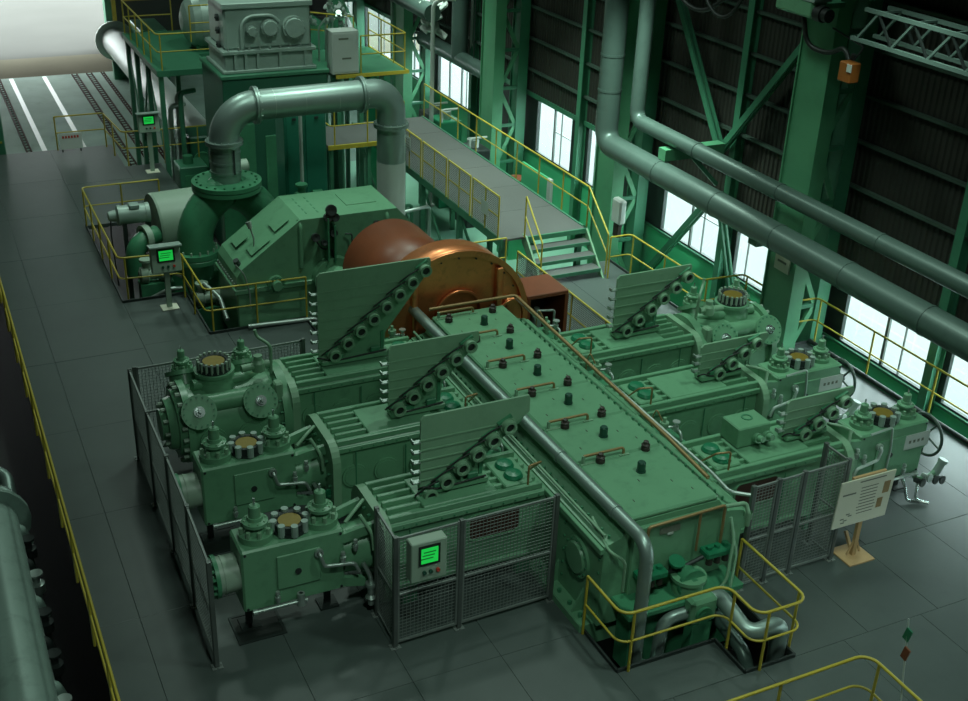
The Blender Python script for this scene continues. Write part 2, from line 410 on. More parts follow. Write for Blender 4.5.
# windows
wins = [(-12.0, -9.6), (-9.0, -6.4), (-5.3, -2.1), (-1.2, 2.55), (2.98, 5.75), (8.6, 9.95), (10.5, 13.35), (16.4, 17.65), (18.6, 21.0), (25.9, 29.2), (30.2, 33.0), (34, 37.2), (38, 41)]
solid = sorted(wins)
edges = [-16] + [v for w in solid for v in w] + [49]
b = MB()
for i in range(0, len(edges), 2):
    if edges[i + 1] - edges[i] > .02: b.box(WX, edges[i], Z0, WX + .15, edges[i + 1], Z1)
b.build('window_pier', 'dark_steel', wr)
for k, (y0, y1) in enumerate(wins):
    w = thing('window_%d' % (k + 1), 'steel framed window in the daylit window band', None, (WX, (y0 + y1) / 2, Z0), kind='structure')
    b = MB(); f = .05
    b.box(WX, y0, Z0, WX + .08, y0 + f, Z1).box(WX, y1 - f, Z0, WX + .08, y1, Z1).box(WX, y0 + f, Z0, WX + .08, y1 - f, Z0 + f).box(WX, y0 + f, Z1 - f, WX + .08, y1 - f, Z1)
    b.build('window_frame', 'dark_steel', w)
    n = max(1, round((y1 - y0) / 1.3)); c = (y1 - y0) / n
    for i in range(n):
        a0 = y0 + i * c; a1 = a0 + c; b = MB()
        if i: b.box(WX + .01, a0 - .035, Z0 + f, WX + .07, a0 + .035, Z1 - f)
        if k in (6, 8) and i % 2 == 0: b.box(WX + .02, a0 + .04, 1.08, WX + .06, a1 - .04, 1.105)
        if not i: b.box(WX + .02, a0 + c * .62 - .012, Z0 + f, WX + .06, a0 + c * .62 + .012, Z1 - f)
        if b.v: b.build('mullion', 'fence_steel', w)
        MB().box(WX + .035, a0 + .03, Z0 + .04, WX + .041, a1 - .03, Z1 - .04).build('pane', 'window_glass', w)
# things seen outside the windows
def bush(x, y, r, lab):
    b = MB(); rnd = random.Random(int(y * 10))
    for k in range(260):
        a = rnd.uniform(0, 2 * PI); e = rnd.uniform(-.2, 1); q = r * rnd.uniform(.55, 1)
        p = Vector((x + math.cos(a) * q * math.sqrt(max(0, 1 - e * e)), y + math.sin(a) * q * math.sqrt(max(0, 1 - e * e)), Z_LOW + r * .6 + e * q * .9))
        d1 = Vector((rnd.uniform(-1, 1), rnd.uniform(-1, 1), rnd.uniform(-1, 1))).normalized() * .16; d2 = d1.cross(Vector((rnd.uniform(-1, 1), rnd.uniform(-1, 1), .3))).normalized() * .10
        i = len(b.v); b.v += [p - d1, p + d2, p + d1, p - d2]; b.face((i, i + 1, i + 2, i + 3))
    t = thing('shrub', lab, 'shrub', (x, y, Z_LOW), 'shrubs outside the windows')
    b.build('foliage', 'foliage', t); MB().cyl((x, y, Z_LOW - .06), (x, y, Z_LOW + r * .6), .06, 8).build('stem', 'rust_track', t)
bush(16.6, 1.2, 1.0, 'green shrub outside the window at the right edge'); bush(17.2, -1.0, 1.2, 'larger green shrub outside beyond the right edge window')

# ---- laced crane columns
def laced_column(y, lab):
    t = thing('steel_column', lab, 'column', (12.0, y, Z_LOW), 'laced crane columns along the window wall')
    x0, x1 = 11.85, 12.22; h = .50; zt = 15.8
    b = MB().box(x0 + .05, y - h + .04, Z_LOW, x0 + .09, y + h - .04, zt)
    b.box(x0, y - h, Z_LOW, x1, y - h + .04, zt).box(x0, y + h - .04, Z_LOW, x1, y + h, zt)
    b.build('front_chord', 'column_green', t)
    b = MB().box(12.85, y - .27, Z_LOW, 13.2, y - .24, zt).box(12.85, y + .24, Z_LOW, 13.2, y + .27, zt).box(12.9, y - .24, Z_LOW, 12.93, y + .24, zt)
    b.build('rear_chord', 'steel_green', t)
    z = Z_LOW + .4; k = 0; st = dg = None
    while z < 15:
        for yy in (y - .19,):
            st = MB().box(x1, yy - .04, z - .05, 12.85, yy + .04, z + .05).build('lacing_strut', 'steel_green', t) if st is None else link_copy(st, t, ((x1 + 12.85) / 2, yy, z - .05))
            a, c = ((x1, 12.85) if k % 2 else (12.85, x1))
            MB().bar((a, yy, z), (c, yy, z + 1.25), .13, .07, (0, 1, 0)).build('lacing_diagonal', 'column_green', t)
        z += 1.25; k += 1
    MB().box(x0 - .12, y - h - .12, Z_LOW, x1 + .12, y + h + .12, Z_LOW + .06).build('base_plate', 'steel_green', t)
for y, lab in ((6.35, 'nearest laced green steel column crossed by both big pipes'), (14.1, 'laced green steel column behind the top of the short stairs'), (21.7, 'laced green steel column at the far end of the walkway'), (29.4, 'laced green steel column far back beyond the thick horizontal pipe'), (37, 'farthest laced green steel column by the loading bay'), (-1.4, 'laced green steel column nearest the right edge of the picture'), (-9.1, 'laced green steel column out of sight behind the viewer')):
    if y > -5: laced_column(y, lab)
# wall bracing
def brace(name, lab, p, q, r=.16):
    t = thing(name, lab, 'brace', ((p[0] + q[0]) / 2, (p[1] + q[1]) / 2, min(p[2], q[2])), 'diagonal wall braces')
    for dy, nm in ((-.07, 'brace_angle'), (.07, 'brace_angle')):
        MB().bar((p[0] + dy, p[1], p[2]), (q[0] + dy, q[1], q[2]), .05, r).build(nm, 'steel_green', t)
brace('wall_brace', 'diagonal green brace in front of the middle window', (12.75, 13.6, -1.9), (12.75, 10.4, 2.0))
brace('wall_brace', 'diagonal green brace rising from the stud beside the middle window', (12.9, 10.4, 3.3), (12.9, 7.0, 7.6))
brace('wall_brace', 'diagonal green brace leaning up to the left behind the small pipe', (12.9, 10.4, 3.3), (12.9, 13.6, 7.6))
brace('wall_brace', 'short diagonal brace across the small window left of the nearest column', (12.75, 8.4, -1.4), (12.75, 9.9, 2.0), .1)
# ================================================================== RAILINGS, FENCES
def railing(name, lab, pts, h=1.1, sp=1.4, r=.024, bend=.12, z=0.0, mid=True, mesh=None, group='yellow guard railings', cat='railing', toe=False):
    P = [Vector((p[0], p[1], p[2] if len(p) > 2 else z)) for p in pts]
    t = thing(name, lab, cat, P[0], group); up = Vector((0, 0, h))
    MB().tube([p + up for p in P], r, bend, 8).build('top_rail', 'yellow_paint', t)
    if mid: MB().tube([p + up * .52 for p in P], r * .8, bend, 8).build('mid_rail', 'yellow_paint', t)
    if toe:
        b = MB()
        for p, q in zip(P, P[1:]): b.bar(p + Vector((0, 0, .06)), q + Vector((0, 0, .06)), .012, .12)
        b.build('toe_board', 'yellow_paint', t)
    for i, (p, q) in enumerate(zip(P, P[1:])):
        n = max(1, round((q - p).length / sp))
        for k in range(n + 1):
            if k == n and i < len(P) - 2: continue
            e = p.lerp(q, k / n)
            if k == 0 and i: e = p + (q - p).normalized() * min(bend * 1.05, (q - p).length * .45)
            MB().tube([e, e + up], r * .95, n=8).build('post', 'yellow_paint', t)
        if mesh:
            b = MB(); d = q - p; L = d.length
            nv = int(L / .1); nh = int(h * .95 / .05)
            for k in range(nv + 1): e = p.lerp(q, k / nv); b.bar(e + Vector((0, 0, .05)), e + Vector((0, 0, h * .96)), .006)
            for k in range(nh + 1): v = Vector((0, 0, .05 + (h * .9) * k / nh)); b.bar(p + v, q + v, .012, .022)
            b.build('infill_mesh', mesh, t)['kind'] = 'stuff'
    return t

def fence_panel(t, p, q, h, cell=.06, split=.48, rail=True):
    p = Vector(p); q = Vector(q); d = (q - p); L = d.length; d.normalize()
    b = MB()
    for z in (.10, h * split, h - .03): b.bar(p + Vector((0, 0, z)), q + Vector((0, 0, z)), .03, .035)
    b.bar(p + d * .05 + Vector((0, 0, .1)), p + d * .05 + Vector((0, 0, h)), .03).bar(q - d * .05 + Vector((0, 0, .1)), q - d * .05 + Vector((0, 0, h)), .03)
    b.build('panel_frame', 'fence_wire', t)
    b = MB(); w = .0065
    nv = int(L / cell)
    for k in range(1, nv):
        e = p.lerp(q, k / nv); b.bar(e + Vector((0, 0, .1)), e + Vector((0, 0, h - .03)), w)
    nh = int((h - .13) / cell)
    for k in range(1, nh):
        z = .1 + (h - .13) * k / nh; b.bar(p + d * .03 + Vector((0, 0, z)), q - d * .03 + Vector((0, 0, z)), w)
    b.build('wire_mesh', 'fence_wire', t)['kind'] = 'stuff'
def fence(lab, pts, h=2.0, cell=.06, split=.48):
    t = thing('mesh_fence', lab, 'fence', pts[0] + (0,), 'wire mesh safety fences')
    for p, q in zip(pts, pts[1:]): fence_panel(t, p + (0,), q + (0,), h, cell, split)
    for p in pts:
        MB().box(p[0] - .035, p[1] - .035, 0, p[0] + .035, p[1] + .035, h + .02, .006).build('post', 'fence_steel', t)
        MB().box(p[0] - .08, p[1] - .07, 0, p[0] + .08, p[1] + .07, .012).bolts((p[0], p[1], .012), (0, 0, 1), .06, 4, .012, .02).build('base_foot', 'fence_wire', t)
    return t

# ================================================================== CRANKCASE
XL, XR, XC = 2.95, 5.49, 4.22
CY0, CY1 = -.92, 6.55
case = thing('compressor_crankcase', 'long green crankcase with six bolted top covers between the cylinder rows', 'crankcase', (XC, 2.8, 0))
MB().prism([(XL, .14), (XR, .14), (XR, 1.62), (5.12, 1.70), (4.98, 1.94), (3.38, 1.94), (3.24, 1.70), (XL, 1.62)], 'xz', CY0, CY1).build('body', 'machine_green', case)
MB().box(2.72, CY0 + .1, -.3, 5.72, CY1 + .05, .14, .02).build('base_flange', 'machine_green', case)
b = MB()
for k in range(22):
    y = CY0 + .3 + k * .33; b.cyl((2.83, y, .14), (2.83, y, .2), .035, 6, smooth=False).cyl((5.61, y, .14), (5.61, y, .2), .035, 6, smooth=False)
b.build('anchor_nuts', 'deep_green', case)['kind'] = 'stuff'
b = MB()
for y in [CY0 + .45 + k * .8 for k in range(9)]:
    b.prism([(2.95, .14), (2.76, .14), (2.95, .55)], 'xz', y - .02, y + .02)
b.build('foot_ribs', 'machine_green', case)
# side flange strip and studs along the shoulders
MB().box(2.88, CY0 - .02, 1.5, 2.95, CY1, 1.6, .01).box(5.49, CY0 - .02, 1.5, 5.56, CY1, 1.6, .01).build('shoulder_strip', 'machine_green', case)
b = MB()
for k in range(36):
    y = CY0 + .12 + k * .205; b.cyl((3.1, y, 1.66), (3.1, y, 1.72), .022, 6, smooth=False).cyl((5.3, y, 1.66), (5.3, y, 1.72), .022, 6, smooth=False)
b.build('shoulder_studs', 'deep_green', case)['kind'] = 'stuff'
# covers with hand rails and breather caps
seams = [CY0, .70, 1.86, 3.05, 4.2, 5.33, CY1]
for i, (y0, y1) in enumerate(zip(seams, seams[1:])):
    c = MB().box(3.38, y0 + .008, 1.94, 4.96, y1 - .008, 2.03, .03).build('cover', 'machine_green', case)
    ys = y1 if i < 5 else y1 - .12
    def cone(x, y, nm='filler_cap'):
        MB().lathe((x, y, 2.03), (0, 0, 1), [(0, .075), (.05, .075), (.07, .065), (.10, .075), (.12, .05), (.16, .042), (.17, .0)], 12).build(nm, 'rust_cap', c)
    if i < 5:
        cone(3.74, ys - .10); cone(4.52, ys + .02) if i else cone(4.62, ys - .05)
    else: cone(3.6, 6.2); cone(4.6, 6.3)
    MB().lathe((4.20, ys - .58, 2.03), (0, 0, 1), [(0, .08), (.02, .08), (.02, .068), (.16, .068), (.18, .055), (.18, 0)], 14).build('breather', 'knob_green', c)
    MB().tube([(3.47, ys - .02, 2.03), (3.47, ys - .02, 2.16)], .03, n=8).build('rail_socket', 'pale_green', c)
    MB().tube([(3.47, ys - .02, 2.15), (4.22, ys - .02, 2.15), (4.22, ys - .02, 2.03)], .024, .06, 8).build('grab_rail', 'brass_pipe', c)
    MB().box(4.12, ys - .08, 2.03, 4.3, ys - .04, 2.045).box(3.4, ys - .1, 2.03, 3.66, ys - .06, 2.045).build('rail_clip', 'pale_green', c)
    b = MB()
    for k, (dx, dy) in enumerate(((.25, .35), (.62, .8), (1.1, .6), (1.28, .3))): b.box(3.4 + dx, y0 + dy, 2.03, 3.4 + dx + .012, y0 + dy + .06, 2.034)
    b.build('lift_marks', 'rust_cap', c)
# left-side round inspection doors, front panel
for y in (-.25, 2.55, 4.85):
    d = MB().lathe((2.95, y, 1.0), (-1, 0, 0), [(0, .34), (.05, .34), (.05, .27), (.09, .25), (.09, 0)], 28).build('inspection_door', 'machine_green', case)
    MB().bolts((2.90, y, 1.0), (-1, 0, 0), .305, 12, .016, .02).build('door_bolts', 'deep_green', d)
b = MB()
for z in (.35, .6, .85, 1.1, 1.35):
    for y in (CY0 + .08, .2): b.cyl((2.95, y, z), (2.93, y, z), .02, 6, smooth=False)
b.build('side_bolts', 'deep_green', case)['kind'] = 'stuff'
fp = MB().box(3.4, CY0 - .08, .62, 5.1, CY0, 1.86, .02).build('front_panel', 'machine_green', case)
MB().box(3.86, CY0 - .10, 1.66, 4.22, CY0 - .08, 1.76).build('name_plate', 'print_ink', fp)
MB().box(4.0, CY0 - .105, 1.62, 4.1, CY0 - .08, 1.66).build('plate_tag', 'offwhite', fp)
MB().tube([(3.62, CY0 - .13, 1.0), (3.62, CY0 - .13, 1.88), (5.0, CY0 - .13, 1.92), (5.0, CY0 - .13, 1.2)], .025, .05, 8).tube([(4.55, CY0 - .13, 1.9), (4.55, CY0 - .13, 1.2)], .022, n=8).build('front_pipe_frame', 'brass_pipe', case)
MB().box(3.15, CY0 - .55, .55, 5.25, CY0, .66, .02).box(3.3, CY0 - .4, -.6, 5.2, CY0, .55, .02).build('front_shelf', 'deep_green', case)

# oil pump group on the front shelf
pump = thing('oil_pump', 'dark green pump and valve blocks on the front end of the crankcase', 'pump', (4.3, -1.2, .55))
MB().lathe((4.32, -1.02, .85), (0, -1, 0), [(0, .2), (.3, .2), (.3, .25), (.36, .25), (.36, .12), (.42, .12), (.42, 0)], 20).build('pump_body', 'deep_green', pump)
MB().lathe((4.32, -1.25, .62), (0, 0, 1), [(0, .24), (.28, .24), (.28, .28), (.34, .28), (.34, 0)], 20).build('filter_bowl', 'machine_green', pump)
for x0, x1, z, y in ((3.45, 3.95, 1.0, -1.12), (4.65, 5.15, 1.1, -1.12)):
    v = MB().box(x0, y - .12, z, x1, y + .12, z + .12, .02).build('valve_block', 'bright_green', pump)
    b = MB()
    for k in range(3): b.cyl((x0 + .1 + k * .15, y - .04, z - .14), (x0 + .1 + k * .15, y - .04, z), .055, 10)
    b.build('valve_bodies', 'rust_cap', v)
    b = MB()
    for k in range(3): b.cyl((x0 + .1 + k * .15, y, z + .12), (x0 + .1 + k * .15, y, z + .17), .05, 10)
    b.build('valve_caps', 'bright_green', v)
MB().tube([(3.95, -1.12, 1.0), (4.2, -1.12, .98), (4.65, -1.12, 1.1)], .035, .05, 8).build('link_pipe', 'dark_steel', pump)
MB().lathe((4.15, -1.1, 1.05), (0, -.3, 1), [(-.2, .05), (.1, .05), (.1, .13), (.14, .13), (.14, 0)], 12).build('handwheel', 'bright_green', pump)
MB().cyl((3.95, -1.475, .4), (3.95, -1.49, .4), .13, 18).build('port_hole', 'black_rubber', pump)
MB().tube([(5.05, -1.15, 1.75), (5.05, -1.3, 1.45), (4.9, -1.45, .8), (4.6, -1.45, .5)], .025, .12, 8).tube([(5.1, -1.15, 1.5), (5.1, -1.36, 1.2), (4.95, -1.5, .7)], .02, .1, 8).build('hose_pair', 'pale_green', pump)
MB().tube([(5.0, -1.05, 1.9), (5.35, -1.1, 1.9), (5.35, -1.2, 1.75)], .035, .05, 8).lathe((5.35, -1.2, 1.8), (0, 0, -1), [(0, .06), (.12, .06), (.12, .04), (.25, .04)], 10).build('relief_valve', 'pale_green', pump)

# pipes around the crankcase
def pipe(name, lab, pts, r, bend, mtl, flanges=(), cat='pipe', bands=(), n=14, group=None):
    P = [Vector(p) for p in pts]
    t = thing(name, lab, cat, P[0], group)
    MB().tube(P, r, bend, n).build('pipe_run', mtl, t)
    for (p, d) in flanges: MB().lathe(p, d, [(-.05, r), (-.05, r * 1.45), (-.006, r * 1.45), (-.006, r * 1.40), (.006, r * 1.40), (.006, r * 1.45), (.05, r * 1.45), (.05, r)], 20).bolts(Vector(p) + Vector(d).normalized() * .05, d, r * 1.26, 10, r * .07, .03).build('flange', mtl, t)
    for (p, d) in bands: MB().lathe(p, d, [(-.03, r), (-.03, r + .012), (.03, r + .012), (.03, r)], 20).build('band', mtl, t)
    return t
pipe('oil_return_pipe', 'long steel pipe along the crankcase left shoulder bending down into the front pit', [(3.2, 7.1, 1.98), (3.3, -1.52, 1.98), (3.3, -1.52, -.35), (4.0, -1.62, -.35)], .105, .28, 'brushed_pipe', bands=[((3.22, 5.2, 1.98), (0, 1, 0)), ((3.25, 2.9, 1.98), (0, 1, 0)), ((3.27, 1.05, 1.98), (0, 1, 0)), ((3.29, -.62, 1.98), (0, 1, 0))])
pipe('brass_line', 'thin brass line running along the right shoulder of the crankcase', [(3.4, 6.72, 2.1), (5.32, 6.72, 2.1), (5.2, 1.0, 2.02), (5.12, -.4, 2.0)], .035, .08, 'brass_pipe')
pipe('conduit_pipe', 'thin grey conduit beside the brass line', [(5.42, 6.9, 1.95), (5.36, -.2, 1.9), (5.3, -.75, 1.9), (5.55, -.95, 1.9)], .03, .1, 'galvanised')
pipe('drain_pipe', 'small green bent tube hanging at the crankcase front left corner', [(3.1, -.3, 1.72), (2.98, -1.0, 1.6), (3.2, -1.15, 1.45), (3.2, -1.15, .9)], .025, .1, 'pale_green')
pipe('tie_bar', 'pair of thin rods laid beside the big shoulder pipe', [(3.03, 6.6, 1.72), (3.03, -.8, 1.72)], .025, 0, 'pale_green')
pipe('suction_pipe', 'fat silver pipe snaking out of the pump to the right end of the front pit', [(4.55, -1.45, .55), (4.75, -1.5, .62), (4.75, -2.3, .45), (5.35, -2.3, .5), (5.35, -2.3, -.9)], .13, .2, 'brushed_pipe')
pipe('pressure_pipe', 'dark steel pipe sloping low through the front pit', [(4.9, -1.0, .1), (4.85, -2.2, -.05), (4.85, -2.42, -.8)], .11, .2, 'grey_pipe')
pipe('elbow_pipe', 'short silver elbow beside the pump in the front pit', [(4.35, -1.5, .45), (3.75, -1.5, .45), (3.7, -1.5, -.6)], .1, .22, 'brushed_pipe')
b = thing('pump_coupling_box', 'small green gearbox between the front pit pipes', 'gearbox', (4.4, -1.55, .1))
MB().box(4.15, -1.68, .3, 4.62, -1.42, .75, .05).build('housing', 'machine_green', b)
MB().lathe((4.35, -1.68, .5), (0, -1, 0), [(0, .14), (.05, .14), (.05, .08), (.06, .08), (.06, 0)], 16).build('end_cover', 'deep_green', b)
MB().box(4.2, -1.66, -.6, 4.55, -1.46, .3).build('pedestal', 'deep_green', b)

# ================================================================== CROSSHEAD GUIDES
def crosshead(name, lab, y, side, depth=.56, zt=1.62, hole=False):
    """side -1: left of the case, +1: right. Local u runs outward from the case."""
    base = XL if side < 0 else XR
    X = lambda u: base + side * u
    t = thing(name, lab, 'crosshead guide', (X(1.4), y, 0), 'crosshead guides')
    L = 2.72; d = depth
    MB().box(X(0.0), y - d, .42, X(L), y + d, zt, .03).build('body', 'machine_green', t)
    MB().box(X(.1), y - d - .05, zt - .1, X(L), y - d, zt, .01).box(X(.1), y + d, zt - .1, X(L), y + d + .05, zt, .01).box(X(.1), y - d - .05, .42, X(L), y + d + .05, .5, .01).build('edge_flange', 'machine_green', t)
    for k, yy in enumerate((-.46, -.26, -.06, .14, .34)):
        MB().box(X(.1), y + yy - .03, zt, X(.85), y + yy + .03, zt + .07, .01).build('top_rib', 'machine_green', t); MB().box(X(2.1), y + yy - .03, zt, X(L - .06), y + yy + .03, zt + .09, .01).build('top_rib', 'machine_green', t)
    MB().box(X(.85), y - .42, zt, X(2.1), y + .42, zt + .085, .015).build('rack_plinth', 'machine_green', t)
    for yy in (-1, 1): MB().box(X(.1), y + yy * (d - .06) - .04, zt, X(L), y + yy * (d - .06) + .04, zt + .11, .012).build('side_wall', 'machine_green', t)
    for u in (.2, L - .5): MB().box(X(u), y - d + .05, 0, X(u + .28), y + d - .05, .42, .02).build('support_foot', 'deep_green', t)
    # oval hand-hole on the near side, shade of its opening painted dark
    yf = y - d
    ov = []
    for (cx, cz, a0) in ((1.28, 1.32, 0), (.62, 1.32, PI / 2), (.62, 1.08, PI), (1.28, 1.08, 1.5 * PI)):
        for k in range(5): a = a0 + k * PI / 8; ov.append((X(cx + math.cos(a) * .12) if True else 0, cz + math.sin(a) * .12))
    if hole: MB().prism([(p[0], p[1]) for p in ov], 'xz', yf - .012, yf + .004).build('hand_hole', 'brown_dark', t)
    ring = MB()
    n = len(ov)
    for i in range(n):
        p, q = ov[i], ov[(i + 1) % n]; ring.bar((p[0], yf - .01, p[1]), (q[0], yf - .01, q[1]), .03, .03)
    if hole: ring.build('hand_hole_rim', 'machine_green', t)
    for u in ((1.85, 2.42) if hole else (.55, 1.2, 1.85, 2.42)):
        MB().lathe((X(u), yf, 1.02), (0, -1, 0), [(0, .22), (.03, .22), (.03, .18), (.04, .18), (.04, 0)], 22).build('round_boss', 'machine_green', t)
    b = MB()
    for k in range(12): b.cyl((X(.2 + k * .21), yf - .05, zt - .05), (X(.2 + k * .21), yf - .065, zt - .05), .015, 6, smooth=False)
    b.build('flange_bolts', 'deep_green', t)['kind'] = 'stuff'
    # end flange, a tall rounded plate
    poly = []
    for cy, cz, a0 in ((.42, 1.35, 0), (-.42, 1.35, PI / 2), (-.42, .55, PI), (.42, .55, 1.5 * PI)):
        for k in range(7): a = a0 + k * PI / 12; poly.append((y + cy + math.cos(a) * .34, cz + math.sin(a) * .38))
    MB().prism(poly, 'yz', X(L), X(L + .14)).build('end_flange', 'pale_green', t)
    b = MB()
    for k in range(18):
        a = 2 * PI * k / 18; b.cyl((X(L + .14), y + math.cos(a) * .62, .95 + math.sin(a) * .62), (X(L + .19), y + math.cos(a) * .62, .95 + math.sin(a) * .62), .025, 6, smooth=False)
    b.build('flange_nuts', 'deep_green', t)
    # lubricator pots on top near the case
    for u, yy in ((.45, -.18), (.45, .14)):
        MB().lathe((X(u), y + yy, zt), (0, 0, 1), [(0, .15), (.12, .16), (.17, .13), (.19, .05), (.19, 0)], 16).build('oil_cap', 'bright_green', t)
    MB().box(X(.2), y - .4, zt, X(.7), y + .36, zt + .1, .02).build('cap_plinth', 'machine_green', t)
    MB().tube([(X(.1), y - .1, zt + .1), (X(.1), y - .45, zt + .45), (X(.35), y - .5, zt + .45), (X(.35), y - .5, zt)], .018, .04, 8).build('oil_line', 'brass_pipe', t)
    for u, za, zb in ((1.5, 1.45, .5), (2.4, 1.5, .6)): MB().tube([(X(u), y - d - .04, za), (X(u), y - d - .04, zb)], .012, n=6).build('drip_line', 'deep_green', t)
    return t

# ================================================================== LEVER RACKS (plate with rollers along its sloping edge)
def lever_rack(lab, y, x0, x1, zt, zb, n, zr, base, ra, rb_):
    """plate from x0..x1, top zt; sloping edge from (x1, zr) down to (x0+.1, zb); base = top of the guide"""
    t = thing('lever_rack', lab, 'lever rack', ((x0 + x1) / 2, y, base), 'sloped lever racks over the crosshead guides')
    c = .06
    MB().prism([(x0, zt - c), (x0 + c, zt), (x1 - .02, zt), (x1, zt - .05), (x1, zr + .05), (x1 - .06, zr), (x0 + .12, zb), (x0, zb + .02)], 'xz', y - .02, y + .02).build('plate', 'pale_green', t)
    sx = (x1 - .3 - (x0 + .3)) / (n - 1); z_hi = zr - .06; z_lo = zb + .02
    ang = math.atan2(z_hi - z_lo, x1 - x0)
    for k in range(n):
        f = k / (n - 1); xx = rb_[0] + (ra[0] - rb_[0]) * f; zz = rb_[1] + (ra[1] - rb_[1]) * f
        r = MB().lathe((xx, y - .015, zz), (0, -1, 0), [(0, .135), (.07, .135), (.07, .115), (.16, .115), (.16, .075), (.12, .07)], 18).build('roller_housing', 'pale_green', t)
        MB().cyl((xx, y - .135, zz), (xx, y - .14, zz), .072, 14).build('roller_bore', 'black_rubber', r)
        d = Vector((math.cos(ang), 0, math.sin(ang))); p = Vector((xx, y - .05, zz))
        MB().bar(p - d * .13 + Vector((-.05, 0, .1)), p + d * .13 + Vector((-.05, 0, .1)), .06, .05).build('roller_strap', 'deep_green', r)
        if k < n - 1:
            MB().tube([p + Vector((-.25, -.03, .03)), p + Vector((-.05, -.05, .16)), p + d * .2 + Vector((-.04, -.05, .14))], .014, .03, 6).build('lever_cable', 'black_rubber', r)
    # ribs across the plate, left ends stick out as tabs
    for k in range(n - 1):
        f = (k + .6) / (n - .3); z = zb + .12 + (zr - zb) * f; xe = x0 + .1 + (x1 - x0 - .2) * f
        rb = MB().box(x0 - .03, y - .035, z - .012, xe, y - .02, z + .012).build('rib', 'pale_green', t)
        MB().box(x0 - .14, y - .05, z - .03, x0, y + .04, z - .01).box(x0 - .14, y - .05, z - .03, x0 - .12, y + .04, z + .03).build('rib_tab', 'galvanised', rb)
    # carrier below the sloping edge
    xm = x0 + (x1 - x0) * .58
    MB().prism([(x0 + .12, base + .02), (xm, base + .02), (xm + .04, base + .45), (x1 - .12, zr - .12), (x1 - .03, zr + .02), (x0 + .1, zb + .04)], 'xz', y + .02, y + .08).build('carrier', 'machine_green', t)
    MB().box(x0 + .02, y - .12, base + .02, xm + .06, y + .14, base + .12, .015).build('foot_plate', 'machine_green', t)
    MB().box(x0 + .2, y - .11, base + .12, x0 + .45, y - .04, base + .2, .01).box(xm - .3, y - .11, base + .12, xm - .12, y - .04, base + .24, .01).box(xm - .06, y + .0, base + .12, xm, y + .02, base + .5).build('foot_bracket', 'deep_green', t)
    MB().tube([(x0 - .05, y - .06, zb + .1), (x0 + .02, y - .12, base + .2), (x0 + .25, y - .12, base + .1), (xm, y - .13, base + .16)], .016, .08, 6).build('lever_cable', 'black_rubber', t)

# ================================================================== CYLINDERS
def gold_cap(t, x, y, z, r=.27, n=10):
    g = MB().lathe((x, y, z), (0, 0, 1), [(0, r * 1.08), (.05, r * 1.08), (.05, r), (.17, r), (.17, r * .8), (.15, r * .72), (.15, 0)], 28).build('valve_cover', 'dark_steel', t)
    MB().cyl((x, y, z + .15), (x, y, z + .162), r * .70, 24).build('cover_disc', 'gold_disc', g)
    MB().bolts((x, y, z + .02), (0, 0, 1), r * 1.0, n, r * (.22 if n < 12 else .09), .19, 10).build('cover_studs', 'machine_grey' if n < 12 else 'panel_grey', g)
    return g
def valve_stack(t, x, y, z, s=1.0, ax=(0, 0, 1)):
    o = Vector((x, y, z))
    v = MB().lathe(o, ax, [(0, .26 * s), (.10 * s, .26 * s), (.10 * s, .15 * s), (.22 * s, .12 * s), (.24 * s, .12 * s), (.24 * s, .19 * s), (.29 * s, .19 * s), (.31 * s, .12 * s), (.36 * s, .11 * s), (.36 * s, .09 * s), (.53 * s, .085 * s), (.55 * s, .06 * s), (.55 * s, 0)], 20).build('valve_stack', 'machine_green', t)
    MB().bolts(o + Vector(ax).normalized() * .10 * s, ax, .21 * s, 8, .034 * s, .10 * s).bolts(o + Vector(ax).normalized() * .29 * s, ax, .155 * s, 8, .016 * s, .025 * s).build('stack_nuts', 'pale_green', v)
    MB().cyl(o + Vector(ax).normalized() * .5 * s, o + Vector(ax).normalized() * .66 * s, .018 * s, 8).build('stem', 'chrome', v)
    return v
def handwheel(t, c, ax, R, mtl='wheel_grey'):
    c = Vector(c); u, w, d = basis(ax)
    b = MB(); n = 28
    pts = [c + u * (R * math.cos(2 * PI * k / n)) + w * (R * math.sin(2 * PI * k / n)) for k in range(n + 1)]
    b.tube(pts, .03, n=8, caps=False)
    h = b.build('handwheel', mtl, t)
    s = MB()
    for k in range(5): a = 2 * PI * k / 5 + .3; s.cyl(c, c + u * (R * math.cos(a)) + w * (R * math.sin(a)), .022, 8)
    s.cyl(c - d * .12, c + d * .05, .06, 12).build('wheel_spokes', mtl, h)
